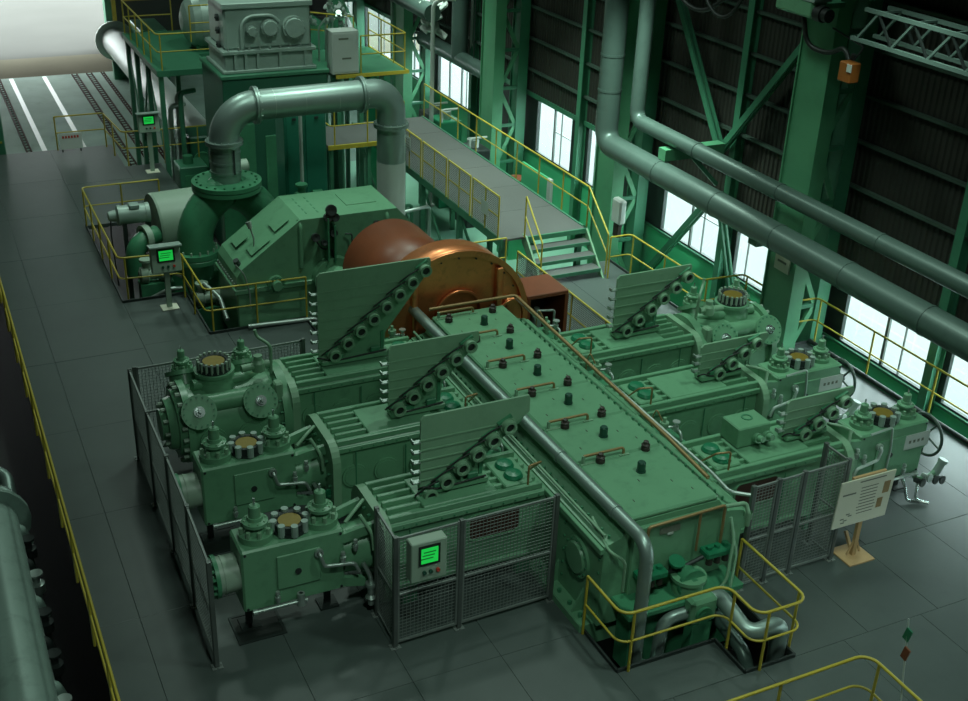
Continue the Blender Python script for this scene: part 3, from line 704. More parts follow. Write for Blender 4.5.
def box_cylinder(lab, y, side, zt=1.58):
    base = XL if side < 0 else XR
    X = lambda u: base + side * u
    t = thing('compressor_cylinder', lab, 'compressor cylinder', (X(4.1), y, 0), 'block shaped compressor cylinders')
    d = .33; a, e = 3.36, 4.94
    MB().box(X(a), y - d, .48, X(e), y + d, zt, .03).build('cylinder_block', 'machine_green', t)
    # yoke to the guide flange
    MB().lathe((X(2.86), y, .98), (side, 0, 0), [(0, .40), (.1, .40), (.5, .36)], 20).build('distance_piece', 'machine_green', t)
    for yy, zz in ((-.34, 1.4), (.34, 1.4), (-.34, .6), (.34, .6)):
        MB().bar((X(2.86), y + yy, zz + (.12 if zz > 1 else -.1)), (X(a + .05), y + yy * .85, zz), .08, .16).build('yoke_rib', 'machine_green', t)
    if side > 0: MB().cyl((X(e), y, 1.03), (X(e + .12), y, 1.03), .26, 26).build('end_cap', 'machine_green', t)
    else: MB().cyl((X(e), y, 1.03), (X(e + .30), y, 1.03), .29, 26).lathe((X(e + .2), y, 1.03), (side, 0, 0), [(0, .29), (0, .3), (.03, .3), (.03, .29)], 26).build('end_barrel', 'panel_grey' if side < 0 else 'machine_green', t)
    if side < 0: MB().lathe((X(e + .30), y, 1.03), (side, 0, 0), [(0, .33), (.06, .33), (.06, .2), (.1, .2), (.1, 0)], 26).bolts((X(e + .36), y, 1.03), (side, 0, 0), .28, 14, .028, .05).build('end_flange', 'deep_green', t)
    gold_cap(t, X(4.10), y, zt, .25, 8)
    sv = 1.02 if side < 0 else .8
    valve_stack(t, X(3.62), y, zt, sv); valve_stack(t, X(4.62), y, zt, sv)
    yf = y - d
    p = MB().box(X(3.75), yf - .03, .78, X(4.42), yf, 1.38, .01).build('side_panel', 'machine_green', t)
    MB().lathe((X(4.1), yf - .03, 1.05), (0, -1, 0), [(0, .05), (.02, .05), (.02, 0)], 12).build('panel_plug', 'dark_steel', p)
    # small-bore pipework
    MB().tube([(X(3.78), yf - .02, 1.3), (X(3.78), yf - .12, 1.3), (X(3.72), yf - .12, 1.08), (X(3.25), yf - .14, 1.02), (X(3.18), yf - .14, .85)], .03, .05, 8).lathe((X(3.78), yf - .02, 1.3), (0, -1, 0), [(0, .07), (.06, .07), (.06, .04)], 12).build('water_pipe', 'galvanised', t)
    MB().tube([(X(4.78), yf - .08, .52), (X(4.0), yf - .12, .55)], .03, n=8).lathe((X(4.78), yf - .08, .52), (side, 0, 0), [(-.02, .05), (.05, .05), (.05, 0)], 10).lathe((X(4.1), yf - .12, .5), (0, 0, 1), [(0, .08), (.1, .06), (.2, .06), (.2, .03)], 12).build('inlet_pipe', 'galvanised', t)
    for u, z0 in ((4.45, .62), (3.42, 1.05), (3.22, 1.22)):
        MB().lathe((X(u), yf - .1, z0), (0, 0, 1), [(0, .03), (.06, .045), (.1, .045), (.1, .02), (.16, .04), (.2, .03), (.2, 0)], 10).build('pet_cock', 'galvanised', t)
    MB().tube([(X(3.1), yf - .1, .95), (X(3.0), yf - .16, .7), (X(3.0), yf - .16, .35)], .035, .08, 8).lathe((X(3.0), yf - .16, .32), (0, 0, 1), [(-.14, .05), (-.05, .05), (0, .09), (.05, .05), (.18, .06), (.22, .09), (.27, .09), (.27, 0)], 12).build('drain_valve', 'galvanised', t)
    MB().lathe((X(2.86), yf - .22, .78), (0, -1, 0), [(0, .09), (.05, .09), (.05, .03), (.06, 0)], 14).build('drain_handwheel', 'bright_green', t)
    MB().tube([(X(3.1), y - .3, 1.75), (X(2.95), y - .45, 1.45), (X(2.95), y - .5, 1.2)], .03, .1, 8).tube([(X(3.3), y - .2, 1.6), (X(3.1), y - .1, 1.72), (X(2.9), y + .1, 1.72)], .03, .1, 8).build('vent_tube', 'pale_green', t)
    MB().box(X(4.75), y - .03, 0, X(4.85), y + .03, .48).box(X(4.65), y - .15, 0, X(4.95), y + .15, .03).build('support_leg', 'dark_steel', t)
    MB().box(X(3.5), y - .03, 0, X(3.6), y + .03, .48).box(X(3.4), y - .15, 0, X(3.7), y + .15, .03).build('support_leg', 'dark_steel', t)
    b = MB()
    for u in (a + .06, e - .06):
        for z in (.54, zt - .06): b.cyl((X(u), yf, z), (X(u), yf - .012, z), .022, 8)
    b.build('corner_plugs', 'dark_steel', t)
    if side > 0:
        s = MB().box(X(e - .52), yf - .02, 1.06, X(e + .06), yf - .004, 1.36).build('sign_plate', 'offwhite', t)
        m_ = MB()
        for k in range(4): m_.box(X(e - .42 + k * .1), yf - .024, 1.18, X(e - .37 + k * .1), yf - .02, 1.24)
        m_.build('sign_print', 'print_ink', s)
        MB().cyl((X(e + .1), y, 1.03), (X(e + .34), y, 1.03), .06, 10).build('wheel_shaft', 'chrome', t)
        handwheel(t, (X(e + .34), y - .02, 1.03), (side, 0, .0), .40)
        xe = e - .12
        MB().tube([(X(xe), yf + .08, .5), (X(xe), yf - .12, .4), (X(xe + .3), yf - .14, .42), (X(xe + .42), yf - .14, .5)], .05, .08, 10).build('drain_header', 'machine_green', t)
        MB().lathe((X(xe + .42), yf - .14, .44), (.35, -.1, 1), [(0, .075), (.26, .075), (.26, .09), (.32, .09), (.32, 0)], 14).build('drain_pot', 'machine_grey', t)
        for u, z, c in ((xe - .02, .4, 'dark_steel'), (xe + .14, .46, 'galvanised'), (xe + .3, .38, 'dark_steel'), (xe + .48, .34, 'dark_steel')):
            v = MB().lathe((X(u), yf - .12, z), (.2, -1, .1), [(-.02, .05), (.08, .05), (.08, .03), (.13, .03), (.13, .085), (.16, .085), (.16, 0)], 12).build('drain_valve', c, t)
        MB().tube([(X(xe + .02), yf - .14, .4), (X(xe - .05), yf - .22, .2), (X(xe - .05), yf - .24, .04), (X(xe + .1), yf - .42, .04)], .03, .07, 8).build('drain_pipe', 'chrome', t)
        MB().tube([(X(xe - .25), yf + .05, .48), (X(xe - .25), yf - .12, .3), (X(xe - .22), yf - .2, .04), (X(xe - .02), yf - .32, .04)], .03, .07, 8).build('drain_pipe', 'chrome', t)
        MB().tube([(X(3.5), yf - .06, 1.62), (X(4.0), yf - .05, 1.66), (X(4.05), yf - .06, 1.2), (X(4.05), yf - .05, .7)], .022, .06, 8).build('conduit', 'galvanised', t)
    return t
def drum_cylinder(lab, y, side, zc=1.08):
    base = XL if side < 0 else XR
    X = lambda u: base + side * u
    t = thing('compressor_cylinder', lab, 'compressor cylinder', (X(4.0), y, 0), 'large round compressor cylinders')
    ax = (side, 0, 0); o = (X(0), y, zc)
    MB().lathe(o, ax, [(2.86, 0), (2.86, .78), (3.02, .78), (3.02, .70), (3.12, .66), (4.62, .66), (4.66, .72)], 40).build('barrel', 'machine_green', t)
    MB().lathe(o, ax, [(4.62, .66), (4.62, .76), (4.74, .76), (4.74, .66), (4.86, .60), (4.86, .50), (5.0, .46), (5.0, .30), (5.1, .28), (5.1, 0)], 36).build('end_cover', 'machine_green', t)
    MB().bolts((X(4.74), y, zc), ax, .70, 20, .04, .09).bolts((X(5.0), y, zc), ax, .38, 10, .035, .08).build('end_cover_nuts', 'panel_grey', t)
    MB().bolts((X(3.02), y, zc), ax, .74, 22, .025, .06).build('flange_nuts', 'deep_green', t)
    # top valve chest
    MB().lathe((X(4.05), y + .05, zc + .5), (0, 0, 1), [(0, .40), (.25, .34), (.36, .33), (.36, .36), (.42, .36), (.42, 0)], 28).build('top_neck', 'machine_green', t)
    gold_cap(t, X(4.05), y + .05, zc + .92, .28, 18)
    for u in (3.42, 4.52):
        dirn = Vector((0, -.86, .52)).normalized(); p0 = Vector((X(u), y - .30, zc + .28))
        pt = MB().lathe(p0, dirn, [(0, .27), (.36, .23), (.38, .23), (.38, .31), (.45, .31), (.45, 0)], 28).build('valve_port', 'machine_green', t)
        MB().bolts(p0 + dirn * .45, dirn, .265, 16, .018, .02).build('port_bolts', 'deep_green', pt)
        MB().lathe(p0 + dirn * .44, dirn, [(0, .10), (.04, .10), (.04, .07), (.09, .07), (.09, .04), (.17, .03), (.17, 0)], 14).build('port_plug', 'chrome', pt)
        dr = Vector((0, .5, .86)).normalized(); p1 = Vector((X(u), y + .3, zc + .3))
        pt = MB().lathe(p1, dr, [(0, .28), (.42, .25), (.42, .32), (.5, .32), (.5, 0)], 24).build('valve_port', 'machine_green', t)
        valve_stack(pt, *(p1 + dr * .5), s=.75)
    MB().tube([(X(3.45), y - .42, zc + .5), (X(4.5), y - .42, zc + .5)], .17, n=16).build('bypass_duct', 'machine_green', t)
    MB().tube([(X(3.3), y + .15, zc + .62), (X(3.6), y - .1, zc + .74), (X(4.05), y, zc + .66), (X(4.5), y - .1, zc + .74)], .10, .2, 12).build('saddle_duct', 'machine_green', t)
    for u in (3.62, 4.3): MB().lathe((X(u), y - .60, zc - .12), (0, -1, 0), [(0, .24), (.08, .24), (.08, .20), (.1, .20), (.1, 0)], 22).build('side_boss', 'machine_green', t)
    MB().box(X(3.4), y - .35, 0, X(4.5), y + .35, zc - .5, .04).build('saddle_support', 'deep_green', t)
    MB().tube([(X(3.1), y - .15, zc + .95), (X(3.62), y - .2, zc + .95)], .07, n=10).lathe((X(3.3), y - .17, zc + .85), (0, 0, 1), [(0, .12), (.16, .12), (.22, .08), (.3, .08), (.3, 0)], 12).tube([(X(3.05), y - .1, zc + .7), (X(3.05), y - .15, zc + 1.3), (X(3.25), y + .05, zc + 1.42), (X(3.27), y + .06, zc + 1.55)], .03, .1, 8).build('gas_fitting', 'pale_green', t)
    MB().box(X(2.98), y - .62, zc + .15, X(3.14), y - .42, zc + .75, .03).build('bracket', 'pale_green', t)
    return t

YL = (1.37, 3.75, 5.95); YR = (.50, 2.84, 4.98)
crosshead('crosshead_guide', 'ribbed green crosshead guide behind the fence with the green screen', YL[0], -1, hole=True)
crosshead('crosshead_guide', 'ribbed green crosshead guide under the middle left lever rack', YL[1], -1)
crosshead('crosshead_guide', 'ribbed green crosshead guide under the tall rear left lever rack', YL[2], -1)
crosshead('crosshead_guide', 'ribbed green crosshead guide behind the right mesh fence', YR[0], 1, hole=True)
crosshead('crosshead_guide', 'ribbed green crosshead guide under the middle right lever rack', YR[1], 1)
crosshead('crosshead_guide', 'ribbed green crosshead guide under the rear right lever rack', YR[2], 1)
box_cylinder('front left block cylinder with two valve stacks and a gold disc', YL[0], -1)
box_cylinder('middle left block cylinder between the front block and the round cylinder', YL[1], -1)
drum_cylinder('big round cylinder with flanged ports in the left fence corner', YL[2], -1)
box_cylinder('front right block cylinder with handwheel behind the poster board', YR[0], 1)
box_cylinder('middle right block cylinder with handwheel beside the window wall', YR[1], 1)
drum_cylinder('big round cylinder on the right side below the yellow window railing', YR[2], 1)
T = 1.71
lever_rack('front left lever rack rising behind the screen panel fence', 1.3, .92, 2.78, 3.10, 1.74, 6, 2.76, T, (2.38, 2.66), (1.06, 1.72))
lever_rack('middle left lever rack between the front and tall rear racks', 3.7, 1.34, 3.03, 3.08, 1.84, 6, 2.85, T, (2.82, 2.86), (1.5, 1.88))
lever_rack('tall rear left lever rack in front of the copper flywheel cover', 5.95, .84, 3.07, 3.57, 1.80, 8, 3.28, T, (2.92, 3.37), (1.12, 1.92))
lever_rack('front right lever rack nearest the poster board', .46, 7.28, 8.72, 2.48, 1.72, 4, 2.32, T, (8.47, 2.27), (7.68, 1.80))
lever_rack('middle right lever rack in front of the right round cylinder', 2.8, 7.16, 8.68, 2.46, 1.74, 4, 2.30, T, (8.36, 2.32), (7.56, 1.84))
lever_rack('rear right lever rack in front of the stair landing', 4.95, 6.60, 8.34, 3.05, 1.76, 6, 2.88, T, (8.2, 2.83), (6.86, 1.87))
# floor sumps under the left block cylinders; black plates paint the pits' darkness
for y, lab in ((1.27, 'dark floor sump under the front left block cylinder'), (3.62, 'dark floor sump under the middle left block cylinder')):
    t = thing('floor_sump', lab, 'floor sump', (-1.75, y, 0), 'floor sumps')
    MB().box(-2.08, y - .3, 0, -1.42, y + .3, .012).build('sump_plate', 'black_rubber', t)
    MB().box(-2.12, y - .34, 0, -2.08, y + .34, .02).box(-1.42, y - .34, 0, -1.38, y + .34, .02).box(-2.08, y - .34, 0, -1.42, y - .3, .02).box(-2.08, y + .3, 0, -1.42, y + .34, .02).build('sump_frame', 'dark_steel', t)
# lubricator box on the front right guide
t = thing('lubricator_box', 'square green lubricator box with paired pumps on the front right guide', 'lubricator', (6.75, .7, T))
MB().box(6.38, .5, T, 7.05, 1.0, T + .38, .02).build('tank', 'machine_green', t)
MB().lathe((6.75, .8, T + .38), (0, 0, 1), [(0, .1), (.012, .1), (.012, .07), (.004, .07)], 18).build('lid_ring', 'deep_green', t)
for k in range(2):
    MB().lathe((6.75 + k * .2, .5, T + .15), (0, -1, .3), [(0, .09), (.1, .09), (.1, .06), (.2, .05), (.2, 0)], 12).build('pump_head', 'machine_green', t)
# small oil fittings between guides and crankcase
def oil_fitting(lab, x, y, z):
    t = thing('oil_fitting', lab, 'valve', (x, y, z), 'small oil fittings beside the crankcase')
    MB().lathe((x, y, z), (0, 0, 1), [(0, .07), (.1, .07), (.1, .045), (.2, .045), (.2, .08), (.27, .08), (.27, .03), (.36, .03), (.36, 0)], 12).build('valve_body', 'pale_green', t)
    MB().tube([(x, y, z + .16), (x + .18, y - .05, z + .16), (x + .18, y - .25, z + .16), (x + .18, y - .3, z + .02)], .025, .05, 8).build('branch_tube', 'galvanised', t)
    MB().lathe((x + .18, y - .1, z + .16), (0, 0, 1), [(-.05, .05), (.05, .05), (.05, .02), (.12, .02), (.12, .07), (.14, .07), (.14, 0)], 10).build('needle_valve', 'galvanised', t)
    MB().tube([(x - .05, y, z + .3), (x - .12, y + .1, z + .5), (x - .1, y + .22, z + .3), (x - .1, y + .24, z)], .014, .06, 6).build('hose', 'brass_pipe', t)
for k, (x, y, lab) in enumerate(((2.62, 2.45, 'oil fitting between the front and middle left guides'), (2.62, 4.85, 'oil fitting between the middle and rear left guides'), (2.62, 6.75, 'oil fitting near the copper flywheel cover on the left'), (5.68, 1.65, 'oil fitting between the front and middle right guides'), (5.68, 3.95, 'oil fitting between the middle and rear right guides'), (5.68, 6.0, 'oil fitting by the open brown box'))):
    oil_fitting(lab, x, y, 1.5)
    MB().box(x - .12, y - .34, 0, x + .28, y + .3, 1.5, .02).build('fitting_bracket', 'deep_green', [o for o in COL.objects if o.get('label') == lab][0])
# fences, operator panel
ff = fence('wire mesh fence with the green screen panel in front of the left guide', [(.02, .8), (0, 0), (1.06, .03), (2.68, .07)], 2.0)
fence('long wire mesh fence running past the left cylinder ends', [(-2.54, .62), (-2.5, 2.1), (-2.48, 3.6), (-2.48, 5.1), (-2.46, 6.74)], 1.88)
fence('wire mesh fence behind the left round cylinder', [(-2.36, 6.84), (-.8, 6.84), (.82, 6.84)], 1.85)
fence('wire mesh fence beside the crankcase front on the right', [(5.64, -.9), (6.15, -.88), (6.68, -.86), (7.6, -.84), (7.58, -.3)], 2.0)
def operator_panel(name, lab, c, w, h, dpt, foot=None, lean=0.0):
    x, y, z = c
    t = thing(name, lab, 'control panel', (x, y, foot[2]) if foot else c, 'control panels with green screens')
    R = Matrix.Rotation(lean, 3, 'X')
    def ob(m_, dx, dy, dz, hx, hy, hz, cc=0): return m_.obox(Vector(c) + R @ Vector((dx, dy, dz)), (hx, hy, hz), R, cc)
    ob(MB(), 0, 0, 0, w / 2, dpt / 2, h / 2, .015).build('enclosure', 'panel_grey', t)
    ob(MB(), 0, -dpt / 2 - .006, h * .16, w * .30, .008, h * .25).build('screen_bezel', 'black_rubber', t)
    s = ob(MB(), 0, -dpt / 2 - .016, h * .16, w * .235, .004, h * .19).build('screen', 'screen_green', t)
    b = MB()
    for k in range(3): ob(b, -.02 * k, -dpt / 2 - .021, h * (.25 - k * .08), w * .17, .001, h * .014)
    b.build('screen_text', 'screen_text', s)
    for k, (cx, mt) in enumerate(((-.14, 'knob_green'), (.04, 'knob_green'), (.24, 'red_button'))):
        p = Vector(c) + R @ Vector((cx * w, -dpt / 2, -h * .27)); MB().cyl(p, p + R @ Vector((0, -.035, 0)), .03, 12).build('push_button', mt, t)
    if foot:
        MB().box(x - .06, y - .04, foot[2] + .03, x + .06, y + .04, z - h * .4).build('pedestal', 'panel_grey', t)
        MB().box(x - .2, y - .17, foot[2], x + .2, y + .17, foot[2] + .03, .01).build('foot_plate', 'poster_paper', t)
        MB().obox(Vector(c) + R @ Vector((0, -.06, h / 2 + .02)), (w / 2 + .03, dpt / 2 + .08, .015), R).build('rain_hood', 'machine_grey', t)
    return t
operator_panel('control_panel', 'control panel with green screen hung on the front mesh fence', (.42, -.16, 1.66), .56, .68, .2)
operator_panel('control_panel', 'pedestal panel with green screen beside the yellow railing near the gear housing', (-.49, 13.15, 1.25), .68, .62, .2, foot=(0, 0, 0), lean=-.15)
operator_panel('control_panel', 'distant pedestal panel with green screen below the upper platform', (1.18, 23.2, 1.55), .62, .56, .2, foot=(0, 0, 0), lean=-.15)
# front pit railing and others
railing('pit_railing', 'yellow railing stepping round the front pipe pit', [(2.76, -.85), (2.76, -1.84), (4.58, -1.84), (4.58, -2.6), (5.5, -2.6), (5.5, -.98)], sp=1.3, bend=.2)
railing('corner_railing', 'yellow railing corner at the bottom right edge of the picture', [(-2.0, -3.87), (5.5, -3.87), (5.5, -8.0)], sp=1.45, bend=.22)
railing('edge_railing', 'long yellow railing along the left edge of the deck', [(-4.08, 26.2), (-4.08, -8.0)], sp=1.6)
# ================================================================== DRIVE TRAIN
FX, FZ = 4.15, 1.50
fw = thing('flywheel_guard', 'polished copper flywheel cover with arched front panels', 'machine guard', (FX, 7.4, 0))
R_ = 1.60
MB().arc_shell((FX, FZ), R_, .06, -.35, PI + .35, 7.0, 7.75, 40).build('rim', 'copper', fw)
poly = [(FX + math.cos(a) * (R_ - .03), FZ + math.sin(a) * (R_ - .03)) for a in [-.35 + (PI + .7) * k / 36 for k in range(37)]]
MB().prism(poly, 'xz', 7.08, 7.12).build('front_sheet', 'copper', fw)
MB().arc_shell((FX, FZ), R_ + .03, .12, -.3, PI + .3, 6.98, 7.06, 40).build('front_bead', 'copper', fw)
ar = MB().arc_shell((FX + .05, FZ + .25), .52, .05, 0, PI, 6.98, 7.09, 20).box(FX - .47, 6.98, .3, FX - .42, 7.09, FZ + .25).box(FX + .52, 6.98, .3, FX + .57, 7.09, FZ + .25).build('arch_moulding', 'copper', fw)
MB().box(FX + .86, 6.95, .3, FX + 1.0, 7.09, FZ + 1.15, .02).box(FX - 1.0, 6.95, .3, FX - .9, 7.09, FZ + 1.05, .02).build('stiffener', 'copper', fw)
MB().box(FX + 1.08, 6.97, .5, FX + 1.5, 7.09, FZ + .42, .05).build('side_pad', 'copper', fw)
MB().arc_shell((FX + 1.22, FZ + .1), .3, .05, 0, PI, 6.93, 6.98, 14).build('pad_arch', 'copper', fw)
MB().cyl((FX + .05, 7.0, FZ + .12), (FX + .05, 6.96, FZ + .12), .12, 18).box(FX, 6.94, .3, FX + .10, 6.98, FZ + .1).build('centre_strap', 'brown_dark', fw)
b = MB()
for k in range(11): a = .2 + k * .27; b.cyl((FX + math.cos(a) * 1.45, 7.08, FZ + math.sin(a) * 1.45), (FX + math.cos(a) * 1.45, 7.05, FZ + math.sin(a) * 1.45), .02, 8)
b.build('sheet_rivets', 'brown_dark', fw)['kind'] = 'stuff'
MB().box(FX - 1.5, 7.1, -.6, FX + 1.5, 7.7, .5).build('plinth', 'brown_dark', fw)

bg = thing('coupling_guard', 'plain brown half-round guard between flywheel and gear housing', 'machine guard', (4.0, 9.0, 0))
MB().arc_shell((4.05, 1.45), 1.10, .04, -.25, PI + .25, 8.05, 10.6, 36).build('shell', 'brown_paint', bg)
MB().cyl((4.05, 7.8, 1.2), (4.05, 11.3, 1.2), .3, 20).build('shaft', 'dark_steel', bg)
MB().box(2.9, 8.1, -.6, 3.0, 10.6, 1.2).box(5.1, 8.1, -.6, 5.2, 10.6, 1.2).build('skirt', 'brown_paint', bg)
bx = thing('barring_gear_cover', 'open brown box beside the copper flywheel cover', 'machine guard', (6.3, 7.6, 0))
MB().box(5.85, 7.15, 1.70, 6.85, 8.1, 1.80, .015).build('top', 'brown_paint', bx)
MB().box(6.77, 7.15, -.3, 6.85, 8.1, 1.70).build('side', 'brown_paint', bx)
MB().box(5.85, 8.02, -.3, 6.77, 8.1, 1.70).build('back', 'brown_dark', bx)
MB().box(5.85, 7.15, -.3, 5.93, 8.02, 1.70).build('side', 'brown_paint', bx)
bv = thing('barring_valve', 'pale valve fitting standing inside the open brown box', 'valve', (6.3, 7.3, 0))
MB().lathe((6.2, 7.35, .9), (0, 0, 1), [(-.9, .06), (0, .06), (0, .12), (.35, .12), (.35, .06), (.5, .06), (.5, 0)], 14).build('body', 'galvanised', bv)
MB().tube([(6.2, 7.3, 1.35), (6.55, 7.2, 1.35), (6.55, 7.2, 1.0)], .03, .05, 8).tube([(5.98, 7.22, 1.45), (6.05, 7.24, 1.3), (6.15, 7.28, 1.1)], .03, .05, 8).build('pipework', 'galvanised', bv)

gh = thing('gear_housing', 'large green gear housing with sloping roof and flat top', 'gear housing', (3.0, 12.2, 0))
y0, y1 = 11.45, 13.15
MB().prism([(.72, .95), (.74, 1.25), (.84, 1.42), (2.26, 2.45), (4.60, 2.45), (6.0, .95)], 'xz', y0, y1).build('upper_casing', 'machine_green', gh)
MB().box(.66, y0 - .06, .86, 6.1, y1 + .06, .97, .01).build('split_flange', 'machine_green', gh)
b = MB()
for k in range(12):
    yy = y0 + .05 + k * .145; b.cyl((.72, yy, .97), (.72, yy, 1.06), .03, 6, smooth=False)
b.build('flange_studs', 'galvanised', gh)['kind'] = 'stuff'
MB().box(.72, y0, -.5, 6.0, y1, .86, .03).build('lower_casing', 'machine_green', gh)
for x, r, l in ((3.0, .50, .20), (4.05, .38, .12), (1.62, .20, .10)):
    s_ = MB().lathe((x, y0, 1.0), (0, -1, 0), [(0, r), (l, r), (l, r * .62), (l * 2.2, r * .55), (l * 2.2, 0)], 28).build('bearing_boss', 'machine_green', gh)
    MB().bolts((x, y0 - l, 1.0), (0, -1, 0), r * .82, 12, .02, .03).build('boss_bolts', 'deep_green', s_)
for x in (2.25, 4.35): MB().tube([(x, y0 - .02, 1.3 if x < 3 else 1.75), (x, y0 - .02, 2.3), (x, y0 + .1, 2.42)], .05, .08, 10).build('casing_rib', 'machine_green', gh)
for (xa, za, xb, zb, ya, yb) in ((1.15, 1.68, 1.6, 2.0, 11.6, 12.1), (1.75, 2.12, 2.1, 2.37, 11.75, 12.3), (1.0, 1.6, 1.3, 1.82, 12.4, 12.9)):
    b = MB(); sl = math.atan2(zb - za, xb - xa)
    b.obox(((xa + xb) / 2 - .012, (ya + yb) / 2, (za + zb) / 2 + .008), (math.hypot(xb - xa, zb - za) / 2, (yb - ya) / 2, .004), Matrix.Rotation(-sl, 3, 'Y'))
    b.build('slope_hatch', 'machine_green', gh)
MB().box(3.55, 12.0, 2.45, 4.3, 12.8, 2.47, .005).build('top_hatch', 'machine_green', gh)
b = MB()
for k in range(5):
    for q in range(2): b.box(2.5 + q * .28, 11.8 + k * .24, 2.45, 2.53 + q * .28, 11.92 + k * .24, 2.455)
b.build('top_slots', 'deep_green', gh)
MB().tube([(1.28, 11.9, 1.74), (1.3, 11.9, 1.95), (1.24, 11.95, 2.2)], .02, .08, 8).lathe((1.24, 11.95, 2.2), (-.2, .3, 1), [(0, .05), (.16, .07), (.16, 0)], 12).build('breather_horn', 'galvanised', gh)
MB().cyl((.86, 11.75, 1.45), (.80, 11.72, 1.58), .07, 12).build('sight_plug', 'dark_steel', gh)
MB().tube([(.72, y0 - .04, 1.6), (.9, y0 - .06, 1.35), (1.0, y0 - .06, .9), (1.0, y0 - .06, .5)], .018, .1, 6).build('drip_line', 'galvanised', gh)
# instrument cluster on the front wall
ic = thing('instrument_cluster', 'dark gauges and small valves on the gear housing front', 'gauges', (2.95, 11.3, 1.4))
MB().box(2.82, 11.2, 1.45, 2.86, 11.44, 2.5).box(2.98, 11.2, 1.45, 3.02, 11.44, 2.3).build('bracket', 'deep_green', ic)
for x, z, r in ((2.85, 2.5, .1), (3.02, 2.48, .1), (2.93, 2.66, .13), (2.98, 2.1, .09), (2.55, 2.05, .1), (2.75, 1.9, .07), (4.05, 2.2, .07)):
    MB().lathe((x, 11.3, z), (0, -1, .2), [(-.15, r * .5), (0, r), (.08, r), (.08, r * .8), (.06, 0)], 16).build('gauge', 'dark_steel', ic)
MB().tube([(2.55, 11.3, 2.0), (2.7, 11.3, 1.75), (2.95, 11.3, 1.7), (3.0, 11.3, 1.4)], .02, .06, 8).tube([(3.3, 11.4, 2.0), (3.45, 11.35, 2.0), (3.45, 11.35, 1.3)], .018, .05, 8).build('capillary', 'dark_steel', ic)

# ---- inlet casing with the tall silver duct
PX, PY = 1.38, 14.5
iv = thing('inlet_casing', 'green two legged inlet casing under the silver elbow duct', 'turbine casing', (PX, PY, -.5))
MB().lathe((PX, PY, 2.2), (0, 0, 1), [(0, .55), (.05, .62), (.1, .82), (.1, .84), (.2, .84), (.2, .80), (.22, .80), (.22, .84), (.32, .84), (.32, .36)], 36).build('top_flange', 'deep_green', iv)
MB().bolts((PX, PY, 2.52), (0, 0, 1), .72, 20, .03, .04).build('flange_bolts', 'deep_green', iv)
for pts in ([(PX - .1, PY, 2.25), (PX - .55, PY - .1, 2.0), (PX - .9, PY - .25, 1.5), (PX - .95, PY - .3, .85)], [(PX + .1, PY, 2.25), (PX + .55, PY + .1, 2.0), (PX + .95, PY + .2, 1.5), (PX + 1.0, PY + .2, .7)]):
    MB().tube(pts, .43, .5, 22).build('casing_leg', 'deep_green', iv)
    e = Vector(pts[-1]); f = MB().lathe(e, (0, 0, -1), [(-.12, .44), (-.12, .6), (0, .6), (.02, .58), (.04, .6), (.14, .6), (.14, .4), (.6, .42)], 28).build('leg_flange', 'deep_green', iv)
    MB().bolts(e + Vector((0, 0, .12)), (0, 0, 1), .52, 16, .025, .09).build('leg_studs', 'panel_grey', f)
MB().box(PX - .8, PY - .5, -1.9, PX + 1.2, PY + .7, .4).build('lower_casing', 'deep_green', iv)
dt = thing('exhaust_duct', 'large silver elbow duct arching over the gear housing', 'duct', (PX, PY, 2.5))
DZ = 4.28; DX = 5.66
MB().tube([(PX, PY, 2.5), (PX, PY, DZ), (DX, PY, DZ + .06), (DX, PY, 3.3)], .36, .78, 28, bs=10, caps=False).build('duct_run', 'brushed_pipe', dt)
MB().tube([(DX, PY, 3.0), (DX, PY, 3.3)], .365, n=28).build('duct_lower_steel', 'brushed_pipe', dt)
MB().tube([(DX, PY, -2), (DX, PY, 2.55)], .37, n=28).build('duct_lower_white', 'offwhite', dt)
MB().tube([(DX, PY, 2.55), (DX, PY, 3.0)], .366, n=28).build('duct_lower_steel', 'brushed_pipe', dt)
for p, d in (((PX, PY, 3.47), (0, 0, 1)), ((PX + .8, PY, DZ + .01), (1, 0, 0)), ((DX - .8, PY, DZ + .05), (1, 0, 0)), ((DX, PY, 3.5), (0, 0, 1))):
    f = MB().lathe(p, d, [(-.05, .36), (-.05, .45), (-.005, .45), (-.005, .43), (.005, .43), (.005, .45), (.05, .45), (.05, .36)], 28).build('duct_flange', 'brushed_pipe', dt)
    MB().bolts(Vector(p) + Vector(d) * .05, d, .41, 16, .016, .03).build('flange_bolts', 'galvanised', f)
for z in (2.75, 3.0, 3.22): MB().lathe((PX, PY, z), (0, 0, 1), [(-.03, .36), (-.03, .372), (.03, .372), (.03, .36)], 28).build('bellows_ring', 'brushed_pipe', dt)
for x in (2.6, 3.35, 4.2): MB().lathe((x, PY, DZ + .02), (1, 0, 0), [(-.006, .36), (-.006, .364), (.006, .364), (.006, .36)], 28).build('seam', 'galvanised', dt)
MB().box(PX + .1, PY - .39, 2.75, PX + .14, PY - .37, 3.35).build('bellows_tie', 'dark_steel', dt)

